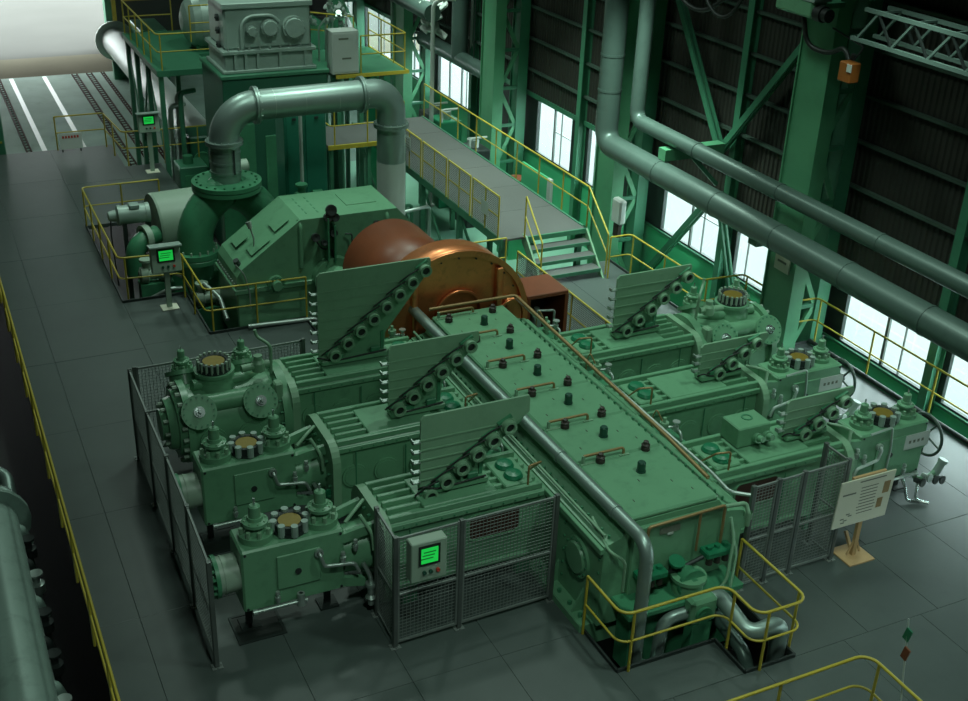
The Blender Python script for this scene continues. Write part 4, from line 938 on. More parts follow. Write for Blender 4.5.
dr = thing('condensate_drum', 'pale drum with rounded belly left of the inlet casing', 'tank', (.55, 16.6, -.6))
MB().lathe((-.1, 16.6, .75), (1, .08, 0), [(0, 0), (0, .84), (.06, .86), (1.3, .86)], 36).build('drum_shell', 'panel_grey', dr)
MB().tube([(.5, 15.72, 1.2), (.45, 15.70, .6)], .03, n=8).build('weld_strip', 'deep_green', dr)
MB().box(-.05, 16.1, -1.9, 1.1, 17.1, .1).build('drum_saddle', 'deep_green', dr)
MB().tube([(-.15, 16.0, .75), (-.5, 15.8, .75), (-.75, 15.7, .55), (-.8, 15.7, -.1)], .24, .25, 18).build('branch_pipe', 'deep_green', dr)
MB().lathe((-.45, 15.82, .76), (1, .3, 0), [(-.08, .25), (-.08, .34), (.08, .34), (.08, .25)], 22).build('branch_flange', 'panel_grey', dr)
MB().tube([(-.1, 15.6, .5), (.1, 15.3, .2), (.4, 15.2, .15)], .04, .1, 8).build('balance_pipe', 'galvanised', dr)
mo = thing('electric_motor', 'small grey horizontal motor beside the pale drum', 'motor', (-.75, 16.2, 0))
MB().lathe((-.25, 16.15, 1.32), (-1, 0, 0), [(0, .12), (0, .26), (.1, .26), (.1, .24), (.7, .24), (.7, .26), (.78, .26), (.82, .15), (1.0, .12), (1.02, 0)], 22).build('casing', 'machine_grey', mo)
MB().box(-.75, 15.95, 1.5, -.5, 16.2, 1.62, .02).build('terminal_box', 'machine_grey', mo)
MB().box(-.95, 15.95, -1.9, -.85, 16.05, 1.15).box(-.35, 16.0, -1.9, -.25, 16.1, 1.15).build('stand', 'dark_steel', mo)
MB().tube([(-1.2, 16.1, 1.3), (-1.24, 16.05, .9), (-1.2, 16.0, -.5)], .02, .1, 6).build('cable', 'black_rubber', mo)

def small_pump(lab, x, y, z, mtl='panel_grey'):
    z0 = Z_LOW
    t = thing('auxiliary_pump', lab, 'pump', (x, y, z - .4), 'small auxiliary pumps')
    MB().lathe((x - .3, y, z), (1, 0, 0), [(0, .1), (.05, .2), (.2, .22), (.25, .14), (.5, .14), (.5, .2), (.75, .2), (.8, .1), (.8, 0)], 18).build('casing', mtl, t)
    MB().lathe((x - .1, y, z + .15), (0, 0, 1), [(0, .1), (.2, .1), (.2, .16), (.26, .16), (.26, 0)], 14).build('outlet', mtl, t)
    MB().box(x - .3, y - .2, z0, x + .5, y + .2, z - .2).build('bed', 'deep_green', t)
small_pump('small pump behind the left railing of the drive pit', -.6, 14.6, .3)
small_pump('pale pump on the far side of the inlet casing', 2.3, 17.8, 1.7)
small_pump('low pump beside the drive pit kerb', .45, 13.4, .0)
small_pump('dark pump group below the teal cabinet', 3.6, 15.3, 1.5, 'deep_green')
tp = [[(-.3, 14.3, .5), (.1, 14.1, .3), (.3, 13.9, -.4)], [(-.8, 14.2, -.2), (-.3, 14.0, .1), (.0, 13.95, .1)], [(.3, 12.9, .6), (.5, 12.2, .5), (.5, 11.6, .2)], [(.9, 11.3, .1), (2.5, 11.25, .05), (2.9, 11.1, -.3)]]
for k, (pts, lab) in enumerate(zip(tp, ('thin bent pipe behind the near pedestal panel', 'low pipe inside the railing corner', 'thin pipe running along the gear housing foot', 'grey pipe low in front of the gear housing'))):
    pipe('utility_pipe', lab, pts, .05, .12, 'galvanised', group='thin utility pipes')
cb = thing('teal_cabinet', 'tall dark teal cabinet below the silver duct', 'cabinet', (3.85, 16.2, -2))
MB().box(3.28, 15.95, -2, 4.42, 16.7, 3.62, .02).build('body', 'teal_paint', cb)
MB().box(3.34, 15.93, 1.2, 3.84, 15.95, 3.55, .005).box(3.86, 15.93, 1.2, 4.36, 15.95, 3.55, .005).build('door', 'teal_paint', cb)
MB().box(3.5, 15.9, 3.4, 3.6, 15.93, 3.46).box(4.1, 15.9, 3.4, 4.2, 15.93, 3.46).build('lifting_lug', 'dark_steel', cb)
pipe('vent_pipe', 'thin white pipe standing in front of the teal cabinet', [(3.62, 15.6, -2.0), (3.62, 15.6, 4.0)], .045, 0, 'offwhite')

# side landing behind the duct
ld_ = thing('side_landing', 'grey side landing with yellow railing behind the right leg of the duct', 'platform', (6.0, 18.6, Z_LOW))
MB().box(5.1, 17.8, 1.92, 7.4, 19.7, 2.0).build('deck_plate', 'walk_plate', ld_); MB().box(5.08, 17.76, 1.9, 7.4, 17.82, 2.02).build('edge_beam', 'yellow_paint', ld_)
for x, y in ((5.2, 17.9), (7.39, 17.9), (6.31, 17.9), (5.2, 19.6), (7.39, 19.6)): MB().box(x - .05, y - .05, Z_LOW, x + .05, y + .05, 1.92).build('leg', 'steel_green', ld_)
railing('landing_railing', 'yellow railing of the side landing behind the duct', [(5.15, 19.0, 2.0), (5.15, 17.8, 2.0), (7.35, 17.8, 2.0)], sp=1.1)
# ---- railings of the drive pit
railing('pit_railing', 'yellow railing round the drive pit left of the gear housing', [(0.6, 19.2), (-1.45, 19.2), (-1.45, 13.9), (-.02, 13.75), (-.02, 11.42), (2.3, 11.32)], sp=1.35, bend=.14)
railing('deck_end_railing', 'yellow railing at the far end of the deck beside the white notice', [(-1.2, 26.3), (.3, 26.3), (.48, 24.0), (1.6, 23.9), (6.4, 23.9)], sp=1.2)
nb = thing('notice_board', 'small white notice with red print at the far deck end', 'notice', (-.85, 26.0, 0))
MB().box(-1.15, 26.0, .1, -.45, 26.03, .62).build('board', 'white_paint', nb)
b = MB()
for k in range(6): b.box(-1.06 + k * .09, 25.99, .46, -1.0 + k * .09, 26.0, .54)
b.build('red_print', 'red_button', nb); MB().box(-1.1, 26.03, 0, -1.06, 26.06, .5).box(-.54, 26.03, 0, -.5, 26.06, .5).build('stand', 'dark_steel', nb)
t = thing('green_partition', 'green machine cover at the left edge beyond the deck', 'cabinet', (-3.4, 27, Z_LOW))
MB().box(-4.1, 27.0, Z_LOW, -2.72, 28.2, 1.9, .03).build('cover', 'steel_green', t); MB().box(-4.0, 26.95, .2, -2.8, 27.0, .25).build('ledge', 'yellow_paint', t)

# ================================================================== REAR PLATFORMS, GREY GEARBOX
up = thing('upper_platform', 'green steel platform on legs at the upper left', 'platform', (2.5, 26, Z_LOW))
MB().box(1.66, 23.5, 2.9, 3.35, 29.0, 3.0).box(3.35, 25.4, 2.9, 4.6, 29.0, 3.0).build('deck_plate', 'steel_green', up)
MB().box(1.64, 23.46, 2.84, 3.37, 23.54, 3.02).box(1.62, 23.5, 2.84, 1.70, 29, 3.02).build('edge_beam', 'steel_green', up)
for x, y in ((1.75, 23.6), (3.25, 23.6), (1.75, 25.6), (1.75, 27.4), (1.75, 28.9), (2.95, 27)):
    MB().box(x - .07, y - .07, Z_LOW, x + .07, y + .07, 2.9).build('leg', 'steel_green', up)
for (p, q) in (((1.75, 23.6, -.3), (1.75, 25.6, 2.7)), ((1.75, 27.4, -.3), (1.75, 25.6, 2.7)), ((1.75, 28.9, 2.7), (1.75, 27.4, -.3))):
    MB().bar(p, q, .05, .08).build('leg_brace', 'steel_green', up)
railing('platform_railing', 'yellow railing round the upper left platform', [(1.7, 29.0, 3.0), (1.7, 23.55, 3.0), (3.35, 23.55, 3.0), (4.3, 23.55, 3.0)], sp=1.1, bend=.1)
railing('platform_railing', 'yellow railing at the far side of the upper left platform', [(1.7, 28.95, 3.0), (3.3, 28.95, 3.0)], sp=1.1)
railing('platform_railing', 'yellow railing post frame left of the grey gearbox', [(2.95, 24.5, 3.6), (4.6, 24.5, 3.6)], sp=1.6)
base = thing('gearbox_base', 'dark green block carrying the grey gearbox', 'machine base', (4.2, 21.5, Z_LOW))
MB().box(2.75, 20.0, Z_LOW, 5.85, 22.4, 3.5, .03).build('block', 'block_green', base)
MB().box(2.7, 19.95, 3.5, 5.9, 22.45, 3.62, .02).build('top_plate', 'steel_green', base)
MB().box(2.9, 19.96, -1.5, 3.6, 20.0, 2.2, .01).box(3.9, 19.96, -1.5, 5.4, 20.0, 1.8, .01).build('inspection_panel', 'deep_green', base)
gb = thing('grey_gearbox', 'grey cast gearbox with round bearing covers on the green block', 'gearbox', (4.0, 21, 3.62))
MB().box(2.7, 20.2, 3.62, 5.28, 22.0, 4.15, .03).build('lower_case', 'machine_grey', gb)
MB().box(2.62, 20.1, 4.15, 5.36, 22.1, 4.27, .02).box(2.62, 20.1, 3.62, 5.36, 22.1, 3.72, .02).build('split_flange', 'machine_grey', gb)
MB().box(2.74, 20.22, 4.27, 5.24, 21.95, 5.44, .06).build('upper_case', 'machine_grey', gb)
MB().box(2.68, 20.15, 5.40, 5.3, 22.0, 5.56, .02).build('lid', 'machine_grey', gb)
for x, z, r in ((4.72, 4.82, .33), (4.02, 4.85, .25), (3.5, 4.78, .15)):
    f = MB().lathe((x, 20.22, z), (0, -1, 0), [(0, r), (.14, r), (.14, r * .86), (.2, r * .8), (.2, 0)], 26).build('bearing_cover', 'machine_grey', gb)
    MB().bolts((x, 20.08, z), (0, -1, 0), r * .93, 10, .02, .03).build('cover_bolts', 'galvanised', f)
MB().tube([(3.22, 20.15, 4.3), (3.22, 20.15, 5.0), (3.45, 20.15, 5.2), (4.1, 20.15, 5.2), (4.3, 20.15, 5.0)], .05, .18, 10).build('cast_rib', 'machine_grey', gb)
for x in (3.0, 3.3, 3.65, 4.3, 5.05): MB().box(x - .04, 20.12, 3.72, x + .04, 20.2, 4.15).build('stiffener', 'machine_grey', gb)
b = MB()
for k in range(9): b.cyl((2.8 + k * .3, 20.13, 4.27), (2.8 + k * .3, 20.13, 4.36), .03, 6, smooth=False)
b.build('flange_nuts', 'galvanised', gb)
for z in (4.35, 4.75, 5.1): MB().lathe((2.72, 20.7, z), (-1, 0, 0), [(0, .1), (.08, .1), (.08, .05), (.12, 0)], 12).build('side_fitting', 'dark_steel', gb)
for o_ in [gb]: o_.location.x += .2; o_.location.z += .0
mt = thing('large_motor', 'rounded pale motor half hidden behind the grey gearbox', 'motor', (3.0, 26, 3))
MB().lathe((3.0, 26.2, 3.9), (1, 0, 0), [(0, 0), (.04, .3), (.14, .55), (.32, .76), (.55, .86), (2.0, .86)], 32).build('casing', 'machine_grey', mt); MB().box(3.4, 25.8, 3.0, 4.6, 26.6, 3.3).build('feet', 'deep_green', mt)
gt = thing('green_vessel', 'dark green vessel under the upper left platform at the end of the silver pipe', 'tank', (3.6, 25, Z_LOW))
MB().box(2.6, 24.4, Z_LOW, 4.7, 25.6, .6, .05).build('shell', 'block_green', gt)
MB().lathe((3.0, 24.4, -.2), (0, -1, 0), [(0, .3), (.08, .3), (.08, .2), (.1, 0)], 18).build('manhole', 'deep_green', gt)
for k, (x, y, lab) in enumerate(((2.15, 24.6, 'first pale riser pipe under the upper left platform'), (2.45, 24.9, 'second pale riser pipe under the upper left platform'), (2.35, 23.9, 'third green riser pipe under the upper left platform'))):
    pipe('riser_pipe', lab, [(x, y, Z_LOW), (x, y, 1.6 + .3 * k), (x + .5, y + .2, 1.6 + .3 * k)], .08, .15, ('galvanised', 'offwhite', 'steel_green')[k], group='riser pipes under the platform')
lb = thing('low_green_box', 'low green box behind the distant pedestal panel', 'equipment', (2.1, 22.4, Z_LOW))
MB().box(1.75, 21.9, Z_LOW, 2.6, 22.8, .45, .03).build('body', 'steel_green', lb); MB().cyl((2.1, 22.3, .45), (2.1, 22.3, .7), .15, 14).build('cap', 'deep_green', lb); MB().box(1.9, 21.88, -.4, 2.4, 21.9, .2).build('door', 'deep_green', lb)
wc = thing('white_cabinet', 'tall pale cabinet standing right of the grey gearbox', 'cabinet', (6.4, 20.1, 3.4))
MB().box(6.0, 20.0, 3.42, 6.82, 20.5, 4.66, .015).build('body', 'offwhite', wc); MB().box(6.04, 19.985, 3.48, 6.78, 20.0, 4.6, .006).build('door', 'offwhite', wc)
b = MB().box(6.2, 19.98, 4.42, 6.5, 19.985, 4.47).box(6.3, 19.98, 3.85, 6.58, 19.985, 3.9); b.build('door_print', 'print_ink', wc)
rp = thing('right_platform', 'small green platform with yellow railing right of the white cabinet', 'platform', (7.4, 21, Z_LOW))
MB().box(6.1, 20.0, 3.28, 8.35, 23.3, 3.38).build('deck_plate', 'steel_green', rp); MB().box(6.1, 19.96, 3.3, 8.4, 20.02, 3.4).box(8.34, 20.0, 3.3, 8.4, 23.3, 3.4).build('edge_beam', 'yellow_paint', rp)
for x, y in ((6.2, 20.1), (7.56, 20.1), (7.56, 23.2), (6.9, 20.1)): MB().box(x - .06, y - .06, Z_LOW, x + .06, y + .06, 3.28).build('leg', 'steel_green', rp)
railing('platform_railing', 'yellow railing round the small platform by the white cabinet', [(6.9, 20.05, 3.38), (8.32, 20.05, 3.38), (8.32, 22.0, 3.38), (8.32, 23.2, 3.38)], sp=.95, bend=.08)
railing('platform_railing', 'yellow railing behind the white cabinet', [(5.6, 24.4, 3.4), (7.6, 22.6, 3.4)], sp=1.0)
vc = thing('valve_cluster', 'tangle of pale valves and small pipes above the white cabinet', 'valves', (6.6, 21.8, 3.6))
rnd = random.Random(3)
for k in range(9):
    x = 6.2 + rnd.random() * 1.0; y = 21.6 + rnd.random() * .5; z = 4.2 + rnd.random() * .9
    MB().lathe((x, y, z), (rnd.uniform(-1, 1), rnd.uniform(-1, 0), rnd.uniform(.2, 1)), [(0, .04), (.1, .04), (.1, .1), (.18, .1), (.18, .05), (.3, .05), (.3, .09), (.33, .09), (.33, 0)], 10).build('valve', 'galvanised', vc)
for k in range(5): x = 6.2 + k * .22; MB().tube([(x, 21.8, 3.38), (x, 21.8, 4.4 + .1 * k), (x + .2, 21.7, 4.7)], .03, .1, 8).build('riser', 'galvanised', vc)
hb = thing('electric_hoist_box', 'black box behind the valves by the white cabinet', 'box', (5.8, 22.6, 3.6))
MB().box(5.55, 22.4, 3.62, 6.15, 23.0, 5.2, .03).build('body', 'black_rubber', hb); MB().cyl((5.75, 22.4, 5.0), (5.75, 22.34, 5.0), .14, 14).build('port', 'dark_steel', hb)
post = thing('pipe_post', 'thick two tone post behind the small platform railing', 'post', (7.6, 24.5, Z_LOW))
MB().cyl((7.5, 24.0, Z_LOW), (7.5, 24.0, 5.0), .22, 18).build('lower', 'steel_green', post); MB().cyl((7.5, 24.0, 5.0), (7.5, 24.0, 8.0), .22, 18).build('upper', 'offwhite', post)

# ---- big silver pipe at the loading bay
pipe('bay_pipe', 'big silver pipe with flanged end lying along the loading bay', [(3.75, 44.5, -.6), (3.75, 25.4, -.6)], .62, 0, 'offwhite', flanges=[((3.75, 44.2, -.6), (0, 1, 0))], n=28)
sb = thing('pipe_stool', 'green steel frame supporting the far end of the silver bay pipe', 'support', (4.3, 43, Z_LOW))
MB().box(4.42, 41.5, Z_LOW, 5.6, 44.1, .35, .03).build('body', 'steel_green', sb); MB().box(3.3, 42.6, Z_LOW, 4.42, 42.9, -1.19).build('saddle', 'steel_green', sb)

# ================================================================== WALKWAY AND STAIRS
ZW = 1.0
wk = thing('walkway', 'raised grey walkway leading back along the window wall', 'walkway', (9.0, 17, Z_LOW))
for k in range(6):
    y = 12.04 + k * 1.83; MB().box(7.72, y + .006, ZW - .06, 10.12, y + 1.824, ZW, .004).build('deck_panel', 'walk_plate', wk)
MB().box(7.66, 12.0, ZW - .2, 7.72, 23.05, ZW + .02).box(10.12, 12.0, ZW - .2, 10.18, 23.05, ZW + .02).build('side_beam', 'steel_green', wk)
for x in (7.8, 10.05):
    for y in (12.2, 14.8, 17.4, 20.2, 22.8): MB().box(x - .07, y - .07, Z_LOW, x + .07, y + .07, ZW - .06).build('leg', 'steel_green', wk)
for y in (12.2, 14.8, 17.4, 20.2):
    MB().bar((7.8, y, Z_LOW + .3), (7.8, y + 2.6, ZW - .3), .05, .08).build('leg_brace', 'steel_green', wk)
stair = thing('stairs', 'short flight of grey steps down from the walkway', 'stairs', (9.3, 11.6, 0))
NS = 4
for k in range(NS):
    z = ZW * (k + .75) / (NS + .0) - .06 if k < NS - 1 else ZW * .96 - .04
    z = .24 + k * .25; y = 11.1 + k * .31
    if k < 3:
        MB().box(8.42, y, z - .05, 10.12, y + .33, z, .006).build('tread', 'walk_plate', stair)
        MB().box(8.42, y - .005, z - .09, 10.12, y + .012, z + .002).build('nosing', 'steel_green', stair)
MB().box(8.42, 11.98, ZW - .12, 10.12, 12.03, ZW + .01).build('landing_nosing', 'steel_green', stair)
for x in (8.38, 10.15): MB().prism([(10.98, 0), (11.22, 0), (12.2, ZW - .2), (12.2, ZW + .02), (12.0, ZW + .02)], 'yz', x - .025, x + .025).build('stringer', 'pale_green', stair)
railing('stair_railing', 'yellow stair handrail on the right descending from the walkway post', [(10.2, 12.1, ZW), (10.2, 11.0, .1)], sp=1.6, group='stair handrails')
railing('stair_railing', 'yellow stair handrail on the left of the short steps', [(8.32, 12.0, ZW), (8.32, 11.05, .1)], sp=1.6, group='stair handrails')
railing('walkway_railing', 'yellow railing along the window side of the walkway', [(10.2, 23.0, ZW), (10.2, 12.1, ZW)], sp=1.35)
pd = [(7.66, 18.9), (7.66, 17.2), (7.66, 17.1), (7.66, 15.6), (7.66, 15.45), (7.66, 13.8), (7.66, 13.7), (7.66, 12.3)]
for k, (a, c) in enumerate(((20.8, 19.1), (18.95, 17.25), (17.1, 15.45), (15.3, 13.9), (13.75, 12.2))):
    lab = ['farthest mesh filled yellow railing section of the walkway', 'mesh filled walkway railing section with the white notice', 'middle mesh filled walkway railing section', 'fourth mesh filled walkway railing section from the far end', 'mesh filled walkway railing section next to the stairs'][k]
    railing('walkway_railing', lab, [(7.66, a, ZW), (7.66, c, ZW)], sp=.85, mesh='fence_wire', bend=.06)
nt_ = thing('railing_notice', 'white paper notice tied to the walkway mesh railing', 'notice', (7.63, 18.2, 1.5)); MB().box(7.62, 17.95, 1.55, 7.632, 18.4, 1.95).build('paper', 'offwhite', nt_); b = MB()
for k in range(4): b.box(7.615, 18.02, 1.62 + k * .08, 7.62, 18.33, 1.64 + k * .08)
b.build('print', 'print_ink', nt_)
n2 = thing('railing_notice', 'pale round sheet on the mesh railing beside the stairs', 'notice', (7.63, 13.0, 1.4)); MB().box(7.62, 12.75, 1.4, 7.632, 13.15, 1.75).build('paper', 'offwhite', n2)
railing('deck_railing', 'low mesh filled yellow railing beside the open brown box', [(7.62, 11.0), (7.62, 6.9), (7.62, 5.9)], sp=1.2, mesh='fence_wire')
railing('deck_railing', 'yellow railing crossing behind the flywheel to the stairs foot', [(6.1, 11.9), (7.75, 11.9)], sp=1.4)
railing('window_railing', 'yellow railing winding from the stairs past the columns along the windows', [(10.25, 10.95), (10.85, 10.95), (10.88, 7.82), (12.02, 7.75), (12.05, 6.05), (12.8, 6.0), (12.82, -9.0)], sp=1.9, h=1.13, bend=.12)

# ================================================================== OVERHEAD PIPES
pipe('overhead_pipe', 'thick grey overhead pipe running along the window wall', [(11.0, 12.8, 14.5), (11.0, 12.8, 3.0), (11.0, -12, 3.0)], .30, .42, 'grey_pipe', bands=[((11.0, y, 3.0), (0, 1, 0)) for y in (10.2, 7.8, 5.6, 3.4, 1.2, -1)] + [((11.0, 12.8, 5.3), (0, 0, 1)), ((11.0, 12.8, 4.4), (0, 0, 1))], n=26)
pipe('overhead_pipe', 'thinner grey overhead pipe above the thick one', [(11.3, 11.9, 14.5), (11.3, 11.9, 3.82), (11.3, -12, 3.82)], .19, .3, 'grey_pipe', bands=[((11.3, y, 3.82), (0, 1, 0)) for y in (9.2, 6.1, 3.0, 0)], n=22)
pk = thing('pipe_bracket', 'green steel bracket carrying the two overhead pipes', 'bracket', (11.5, 10.2, 3))
MB().box(11.0, 10.05, 3.32, 12.75, 10.35, 3.60).build('arm', 'column_green', pk)
MB().bar((12.75, 10.2, 2.5), (11.9, 10.2, 3.32), .08, .1).build('knee', 'steel_green', pk)
pk = thing('pipe_bracket', 'green bracket under the pipes beside the nearest column', 'bracket', (11.5, 6.35, 3))
MB().box(10.95, 6.2, 2.56, 11.85, 6.5, 2.69).build('arm', 'steel_green', pk)
pipe('far_pipe', 'thick dark pipe crossing in front of the far windows', [(12.55, 28.7, 2.25), (12.55, 22.35, 2.25)], .27, .3, 'grey_pipe', n=22)
pipe('far_pipe', 'vertical grey pipe dropping to the far horizontal pipe', [(12.55, 25.4, 12), (12.55, 25.4, 2.25)], .30, .3, 'grey_pipe', n=22)
pipe('far_pipe', 'upper dark pipe running back beyond the white pole', [(10.8, 36, 4.4), (10.8, 23.8, 4.2)], .30, .3, 'grey_pipe', n=18)
for o in [o for o in COL.objects if o.name.startswith('far_pipe') or o.name.startswith('overhead_pipe')]:
    lo = {'far_pipe': [(12.55, 27.5, 2.5), (12.55, 24.2, 2.5)], 'far_pipe.002': [(10.8, 33, 4.6), (10.8, 26, 4.5)]}.get(o.name, [])
    for q in lo: MB().cyl(q, (q[0], q[1], 16), .015, 6).build('hanger_rod', 'dark_steel', o)
pl = thing('lamp_pole', 'white pole with curved top beside the walkway end', 'pole', (10.3, 22.6, Z_LOW))
MB().tube([(10.3, 22.6, Z_LOW), (10.3, 22.6, 4.75), (10.5, 22.4, 4.95), (10.9, 22.2, 4.95)], .07, .2, 10).build('pole', 'offwhite', pl); MB().cyl((10.3, 22.6, Z_LOW), (10.3, 22.6, Z_LOW + .05), .2, 14).build('base', 'offwhite', pl)
tk = thing('plastic_wrap_bundle', 'crumpled white wrapped bundle hanging by the vertical far pipe', 'bundle', (10.9, 24.2, 3.4))
b = MB()
for k in range(26):
    rnd = random.Random(k); p = Vector((10.7 + rnd.random() * .6, 24 + rnd.random() * .5, 3.4 + rnd.random() * 1.3)); d = Vector((rnd.uniform(-1, 1), rnd.uniform(-1, 1), rnd.uniform(-1, 1))).normalized()
    b.obox(p, (.18, .12, .05), Matrix((d, d.orthogonal().normalized(), d.cross(d.orthogonal().normalized()))).transposed(), .02)
b.build('wrap', 'offwhite', tk); MB().cyl((10.95, 24.2, 4.6), (10.95, 24.2, 12), .015, 6).build('rope', 'dark_steel', tk)
# wall hung devices
ph = thing('wall_intercom', 'white wall device with hanging cord on the column by the stairs', 'intercom', (11.75, 13.4, .4))
MB().box(11.62, 12.75, .6, 11.84, 13.2, 1.3, .05).build('case', 'white_paint', ph); MB().box(11.66, 12.85, .2, 11.8, 13.1, .6, .02).build('handset_box', 'rust_cap', ph)
sg = thing('column_sign', 'yellowish square plate on the nearest column', 'sign', (11.8, 6.2, 1.9)); MB().box(11.79, 6.0, 1.85, 11.83, 6.5, 2.3, .005).build('plate', 'poster_paper', sg); MB().box(11.785, 6.1, 2.05, 11.79, 6.4, 2.1).build('print', 'print_ink', sg)
gp = thing('leaning_board', 'leaning green board behind the walkway railing', 'board', (11.0, 16, -.5)); MB().box(10.75, 15.3, -.5, 10.82, 16.9, 1.25, .01).build('board', 'wall_green', gp); MB().box(10.74, 15.1, -.5, 10.83, 15.3, 1.25).build('edge', 'offwhite', gp)
rc = thing('rusty_drum', 'rusty red drum behind the walkway near the green board', 'drum', (11.0, 18.0, 0)); MB().lathe((11.0, 17.6, -.4), (0, 0, 1), [(0, 0), (0, .3), (.28, .3), (.3, .32), (.32, .3), (.6, .3), (.62, .32), (.64, .3), (.9, .3), (.9, 0)], 20).build('drum', 'brown_paint', rc)
MB().box(10.6, 17.2, Z_LOW, 11.4, 18, -.4).build('crate', 'wall_green', thing('green_crate', 'green crate carrying the rusty drum', 'crate', (11, 17.6, Z_LOW)))
for k, (x, y, z, lab) in enumerate(((10.9, 20.6, .2, 'dark equipment box behind the walkway railing'), (10.8, 22.6, .6, 'green equipment box near the white pole'), (11.2, 24.4, .3, 'dark green equipment box at the walkway far end'), (9.2, 25.2, .9, 'green tank end beyond the walkway'))):
    t = thing('equipment_box', lab, 'equipment', (x, y, Z_LOW)); MB().box(x - .4, y - .5, Z_LOW, x + .4, y + .5, z + .4, .03).build('body', 'bright_green' if k % 2 else 'dark_steel', t); MB().cyl((x, y, z + .4), (x, y, z + .65), .2, 14).build('cap', 'galvanised', t); MB().tube([(x - .3, y - .4, z + .4), (x - .3, y - .4, z + .8), (x + .3, y - .4, z + .8)], .04, .1, 8).build('pipe', 'offwhite', t)

# ---- pipe rack below the walkway
for k in range(7):
    x = 5.9 + k * .27; pipe('rack_pipe', ['thin pipe nearest the gear housing under the walkway', 'second thin pipe under the walkway', 'third thin pipe under the walkway', 'fourth thin pipe under the walkway', 'fifth thin pipe under the walkway', 'sixth thin pipe under the walkway', 'pipe closest to the walkway legs'][k], [(x, 19.7, -.9 + .25 * (k % 3)), (x, 12.3 + .3 * (k % 2), -.9 + .25 * (k % 3)), (x, 12.3 + .3 * (k % 2), -1.9)], .06 + .03 * (k % 2), .15, ('grey_pipe', 'deep_green', 'galvanised')[k % 3], group='pipes under the walkway')
for y in (13.2, 16.2, 19.2):
    t = thing('pipe_rack', 'green cross frame of the pipe rack at depth %s' % {13.2: 'near the stairs', 16.2: 'midway', 19.2: 'far back'}[y], 'pipe rack', (6.7, y, Z_LOW)); MB().box(5.7, y - .06, -1.05, 7.66, y + .06, -.97).build('cross_beam', 'steel_green', t)
    for x in (5.75, 7.5): MB().box(x - .06, y - .06, Z_LOW, x + .06, y + .06, -.97).build('leg', 'steel_green', t)
for k, (y, z) in enumerate(((13.6, .35), (14.9, -.2), (15.9, .5), (17.2, .1))):
    pipe('cross_pipe', ['pale cross pipe near the gear housing right end', 'green cross pipe below the walkway edge', 'upper cross pipe under the duct foot', 'far cross pipe behind the silver duct'][k], [(6.2, y, -1.2), (6.2, y, z), (7.5, y + .3, z), (7.5, y + .3, -1.5)], .05, .12, ('galvanised', 'steel_green')[k % 2], group='cross pipes under the walkway')

# ================================================================== CRANE PARTS, UPPER RIGHT
ho = thing('crane_camera', 'pale green crane buffer unit with black lens at the top right', 'crane fitting', (11.2, 6.0, 7.4))
MB().box(10.9, 5.55, 7.6, 11.3, 6.7, 7.95, .05).build('housing', 'machine_green', ho); MB().box(10.88, 5.5, 7.92, 11.32, 6.8, 7.98).build('hood', 'machine_grey', ho)
MB().lathe((11.05, 5.55, 7.72), (0, -1, 0), [(0, .16), (.2, .16), (.2, .13), (.35, .13), (.35, 0)], 18).build('lens', 'black_rubber', ho)
MB().tube([(11.1, 6.0, 7.6), (11.2, 5.9, 7.0), (11.3, 5.3, 6.95), (11.3, 4.9, 7.2), (11.3, 4.7, 6.9), (11.3, 4.62, 7.1)], .05, .25, 10).build('cable', 'black_rubber', ho)
MB().box(11.3, 5.7, 7.75, 11.86, 6.5, 7.85).build('mounting_arm', 'steel_green', ho)
ob = thing('orange_box', 'orange junction box hanging from the black cable', 'junction box', (11.1, 4.5, 6.6)); MB().box(11.0, 4.32, 6.62, 11.25, 4.66, 7.0, .02).build('box', 'orange_paint', ob); MB().box(10.98, 4.3, 6.84, 11.0, 4.42, 6.98).build('label_plate', 'offwhite', ob)
MB().tube([(11.3, 4.6, 7.0), (11.6, 4.7, 7.2), (11.86, 5.95, 7.3)], .02, .1, 6).build('hanger', 'black_rubber', ob)
lt = thing('lattice_girder', 'pale green lattice girder entering at the upper right', 'girder', (11, 0, 7.5))
ch = ((11.0, 8.05), (11.0, 7.48), (11.55, 8.05), (11.55, 7.48))
for k, (x, z) in enumerate(ch): MB().bar((x, 4.45 - .25 * (k % 2 == 0), z), (x, -10, z), .07, .07).build('chord', 'lattice_paint', lt)
y = 4.3; k = 0
while y > -9.8:
    for x in (11.0, 11.55): MB().bar((x, y, 7.5), (x, y - .45, 8.03), .045).build('web_diagonal', 'lattice_paint', lt); MB().bar((x, y - .45, 8.03), (x, y - .9, 7.5), .04).build('web_diagonal', 'dark_steel', lt)
    MB().bar((11.0, y - .45, 8.05), (11.55, y - .45, 8.05), .04).build('cross_tie', 'lattice_paint', lt)
    y -= .9; k += 1
MB().tube([(10.6, 10.5, 8.6), (10.6, 9.7, 7.3), (10.6, 8.7, 7.1), (10.6, 7.9, 7.6), (10.8, 7.2, 8.3)], .05, .6, 8).build('festoon_loop', 'black_rubber', thing('festoon_cable', 'black festoon cable looping at the top of the wall', 'cable', (10.6, 9, 7)))
MB().tube([(10.5, 9.0, 8.6), (10.5, 8.5, 7.4), (10.5, 7.7, 7.1), (10.6, 7.2, 7.9)], .04, .5, 8).build('festoon_loop', 'black_rubber', thing('festoon_cable', 'second black cable loop beside the crane unit', 'cable', (10.5, 8, 7)))
